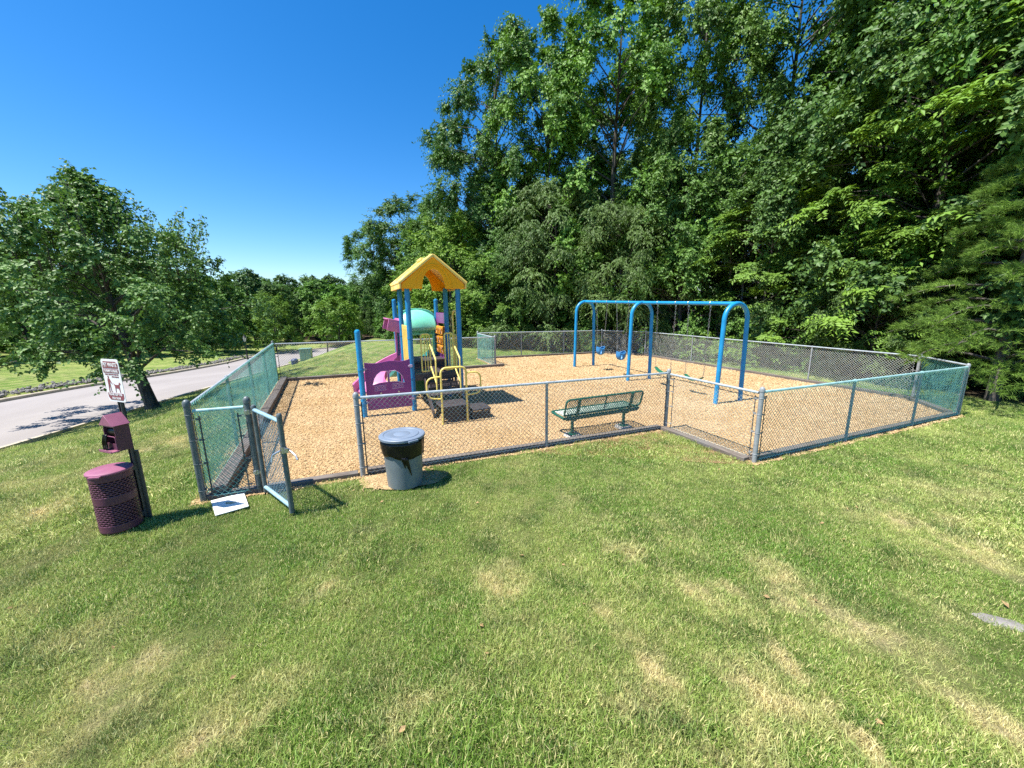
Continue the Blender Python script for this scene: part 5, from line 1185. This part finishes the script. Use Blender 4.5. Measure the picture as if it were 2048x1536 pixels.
shr = [('bush', -6.0, 29.6, 2.6, 'round shrub at the wood edge left of the roof posts'), ('bush', -3.0, 27.2, 2.2, 'shrub at the wood edge behind the mint hood'), ('bush', -9.6, 32.2, 2.4, 'shrub at the wood edge above the purple panel'),
 ('weed', 9.35, 19.2, 1.5, 'bright weed clump behind the fence by the front swing arch'), ('weed', 9.95, 17.9, 1.3, 'weed clump left of the arch behind the right fence'), ('weed', 10.6, 16.9, 1.2, 'low weed clump along the right fence'), ('bush', 4.6, 22.9, 2.0, 'shady shrub behind the baby swings'), ('bush', 8.2, 21.2, 1.8, 'shady shrub behind the middle arch'), ('bush', 12.0, 15.2, 1.7, 'shady shrub under the yellow green ash'), ('weed', 11.4, 15.6, 1.0, 'small weed clump under the ash trees')]
for k, x, y, H, lab in shr: tree(k, x, y, H, lab, 'shrub', 'shrub')
# pine
def pine(seed, H):
    r = np.random.default_rng(seed); V = []; tipP = []; tipD = []; lb = MB()
    for i in range(46):
        h = 0.6+(H-0.8)*(i/46); a = i*2.4+r.uniform(-.4, .4); Lb = (2.9*(1-0.72*h/H))*r.uniform(0.8, 1.15); d = np.array([math.cos(a), math.sin(a), 0.0]); s = np.array([-d[1], d[0], 0])
        pts = [np.array([0, 0, h])+d*Lb*f+np.array([0, 0, 0.10*Lb*math.sin(f*3.0)-0.12*Lb*f*f]) for f in np.linspace(0, 1, 6)]
        lb.tube([Vector(p) for p in pts], [0.035, 0.03, 0.024, 0.018, 0.012, 0.006], 4)
        for q in range(78):
            f = r.uniform(0.30, 1.0); c = np.array([0, 0, h])+d*Lb*f+np.array([0, 0, 0.10*Lb*math.sin(f*3.0)-0.12*Lb*f*f]); o = r.normal(0, 0.34)*(1.3-f)*Lb*0.55
            tipP.append(c+s*o+np.array([0, 0, r.normal(0.03, 0.05)])); tipD.append(unit(d+s*np.sign(o)*0.6+np.array([0, 0, 0.35])))
    P = np.array(tipP); D = np.array(tipD); nN = 34; Pi = np.repeat(P, nN, 0); Di = unit(np.repeat(D, nN, 0)+r.normal(0, 0.55, (len(Pi), 3)))
    b = Pi+np.repeat(D, nN, 0)*r.uniform(-0.07, 0.07, (len(Pi), 1)); sd_ = unit(np.cross(Di, r.normal(size=Di.shape)))*0.0045; tip = b+Di*r.uniform(0.08, 0.15, (len(Pi), 1)); tip[:, 2] -= 0.012
    V = np.stack([b-sd_, b+sd_, tip], 1).reshape(-1, 3); F = np.arange(len(V)).reshape(-1, 3)
    cm = np_mesh('crown', V, F, np.repeat(r.uniform(0, 1, len(P)), nN)); cm.materials.append(NEEDLE)
    lm = bpy.data.meshes.new('limbs'); lm.from_pydata([tuple(v) for v in lb.v], [], lb.f); lm.materials.append(BARK)
    tb = MB(); tb.tube([(0, 0, -0.3), (0, 0, H*.5), (0, 0, H)], [0.13, 0.08, 0.02], 9); tm = bpy.data.meshes.new('trunk'); tm.from_pydata([tuple(v) for v in tb.v], [], tb.f); tm.materials.append(BARK)
    KINDS['pine'] = (cm, tm, lm, H)
pine(3, 5.4)
tree('pine', 13.15, 10.3, 6.4, 'white pine with soft feathery boughs beside the teal fence corner', rz=1.1)
tree('pine', 15.0, 10.4, 6.0, 'second pine tucked behind the feathery pine', rz=3.3)
DEADB = bark_mat('pale_bark', (0.16, 0.14, 0.12), (0.34, 0.31, 0.27))
for k, (x, y, H, seed, lab) in enumerate(((11.3, 20.4, 9.5, 31, 'pale bare trunk showing between the dark crowns behind the front swing arch'), (12.1, 20.9, 8.0, 33, 'leaning pale trunk right beside the taller bare trunk'), (4.0, 24.9, 7.0, 35, 'bare dark stem behind the baby swings'))):
    rr_ = np.random.default_rng(seed); Cd = np.c_[rr_.normal(0, 0.9, 16), rr_.normal(0, 0.9, 16), rr_.uniform(H*0.35, H, 16)]
    tm, lm = wood(seed, H*1.1, 2.0, Cd, [], 0.10, (0.7*(k-0.6), 0.2)); T = thing('bare_tree', lab, 'tree', (x, y, float(terrain(x, y))))
    for nm, q in (('trunk', tm), ('limbs', lm)):
        q.materials.clear(); q.materials.append(DEADB); o = bpy.data.objects.new(nm, q); COL.objects.link(o); o.parent = T
# street trees and trees beyond the road
tree('young', -16.6, 35.2, 4.6, 'young roadside tree with thin trunk at the far bend, left one', group='young trees at the bend')
tree('young', -14.9, 34.0, 4.2, 'young roadside tree with thin trunk at the far bend, right one', group='young trees at the bend')
far = [('lush', -25.5, 42.0, 6.2, 'bright green tree beyond the road above the fence corner', (1.05, 1.05, .9)), ('far', -30.5, 38.0, 8.0, 'mid green tree beyond the road behind the lamp post', (1, 1, 1)),
 ('far2', -36.0, 34.0, 9.0, 'dark tree beyond the road behind the maple crown', (1, 1, 1)), ('far', -21.5, 50.0, 7.5, 'leafy tree beyond the bend left of the blue post', (1.1, 1.15, .9)), ('far2', -17.0, 55.0, 9.5, 'dark tree beyond the bend behind the low blue post', (1, 1, 1)),
 ('far', -40.0, 26.0, 8.0, 'tree far left beyond the road seen through the maple', (1, 1, 1)), ('far2', -44.0, 20.0, 8.5, 'dark tree beyond the road left of the maple crown', (.9, .95, 1)), ('far', -27.0, 56.0, 8.2, 'tree on the slope above the fence corner post', (1.1, 1.1, 1)), ('far2', -33.0, 50.0, 9.0, 'dark tree on the slope behind the lamp post', (.85, .9, 1))]
for k, x, y, H, lab, col in far: tree(k, x, y, H, lab, col=col)
rd = tree('far', -38.5, 17.5, 7.0, 'purple leaved tree beyond the road'); 
for ch in rd.children:
    if ch.name.startswith('crown'):
        ch.data = ch.data.copy(); ch.data.materials.clear(); ch.data.materials.append(REDL)
tree('bush', -27.0, 13.5, 2.4, 'round shrub on the far bank beside the road', 'shrub', 'shrub')
tree('bush', -30.0, 16.0, 3.0, 'larger shrub on the far bank beside the road', 'shrub', 'shrub')

# deep woods and far wooded hills: one mass each
def joined(name, ms):
    V, F, T_, MI, mats = [], [], [], [], []
    nv = 0
    for me in ms:
        v = np.empty(len(me.vertices)*3, np.float32); me.vertices.foreach_get('co', v); V.append(v.reshape(-1, 3))
        me.calc_loop_triangles(); f = np.empty(len(me.loop_triangles)*3, np.int32); me.loop_triangles.foreach_get('vertices', f); F.append(f.reshape(-1, 3)+nv); nv += len(me.vertices)
        MI += [len(mats)]*len(F[-1]); mats.append(me.materials[0])
        if 'tone' in me.attributes:
            q = np.empty(len(me.polygons), np.float32); me.attributes['tone'].data.foreach_get('value', q); T_.append(q)
        else: T_.append(np.full(len(F[-1]), 0.5))
    me = np_mesh(name, np.concatenate(V), np.concatenate(F), np.concatenate(T_)); me.polygons.foreach_set('material_index', np.array(MI, np.int32))
    for m in mats: me.materials.append(m)
    return bpy.data.objects.new(name, me)
src = [joined('wood_tree', KINDS[k][:3]) for k in ('oak', 'oak2', 'oak3')]; sH = [17, 17, 12]
P = []
for _ in range(4000):
    x = rng.uniform(-14, 46); y = rng.uniform(3, 62); e = float(edge_y(x))
    if y < e+4.0 or y > e+30 or (x > 18 and y < 6): continue
    if all((x-a)**2+(y-b)**2 > 4.3**2 for a, b, *_ in P): P.append((x, y))
P = np.array(P); m = len(P); pk = rng.integers(0, 3, m)
scatter('deep_woods', np.c_[P, terrain(P[:, 0], P[:, 1])], np.c_[np.zeros((m, 2)), rng.uniform(0, 6.28, m)], np.where(pk == 2, 1.15, 0.98)*rng.uniform(0.8, 1.08, m)*np.where(P[:, 0] < 2, 0.54+0.020*(P[:, 0]+14), 1.0), src, pk)
src = [joined('understory', KINDS[k][:3]) for k in ('bush', 'elm', 'oak3')]
P = []
for _ in range(5000):
    x = rng.uniform(-13, 40); e = float(edge_y(x)); y = e+rng.uniform(1.6, 12)
    if all((x-a)**2+(y-b)**2 > 1.9**2 for a, b in P): P.append((x, y))
P = np.array(P); m = len(P); pk = rng.integers(0, 3, m)
scatter('understory', np.c_[P, terrain(P[:, 0], P[:, 1])-0.1], np.c_[np.zeros((m, 2)), rng.uniform(0, 6.28, m)], np.choose(pk, [1.2, 0.42, 0.33])*rng.uniform(0.7, 1.2, m), src, pk)
src = [joined('far_tree', KINDS[k][:3]) for k in ('far', 'far2')]
P = []
for _ in range(9000):
    a = rng.uniform(R(-100), R(20)); d = rng.uniform(48, 210); x, y = d*math.sin(a), d*math.cos(a)
    dd = float(road_info(np.array([x]), np.array([y]))[0][0])
    if dd < 5 or y < -8 or (x > -14 and y < 66) or (x > 20): continue
    if dd < 26 and rng.uniform() < 0.5: continue
    if all((x-p)**2+(y-q)**2 > 5.2**2 for p, q in P): P.append((x, y))
P = np.array(P); m = len(P)
scatter('far_woods', np.c_[P, terrain(P[:, 0], P[:, 1])-0.4], np.c_[np.zeros((m, 2)), rng.uniform(0, 6.28, m)], rng.uniform(0.58, 0.90, m), src, rng.integers(0, 2, m))
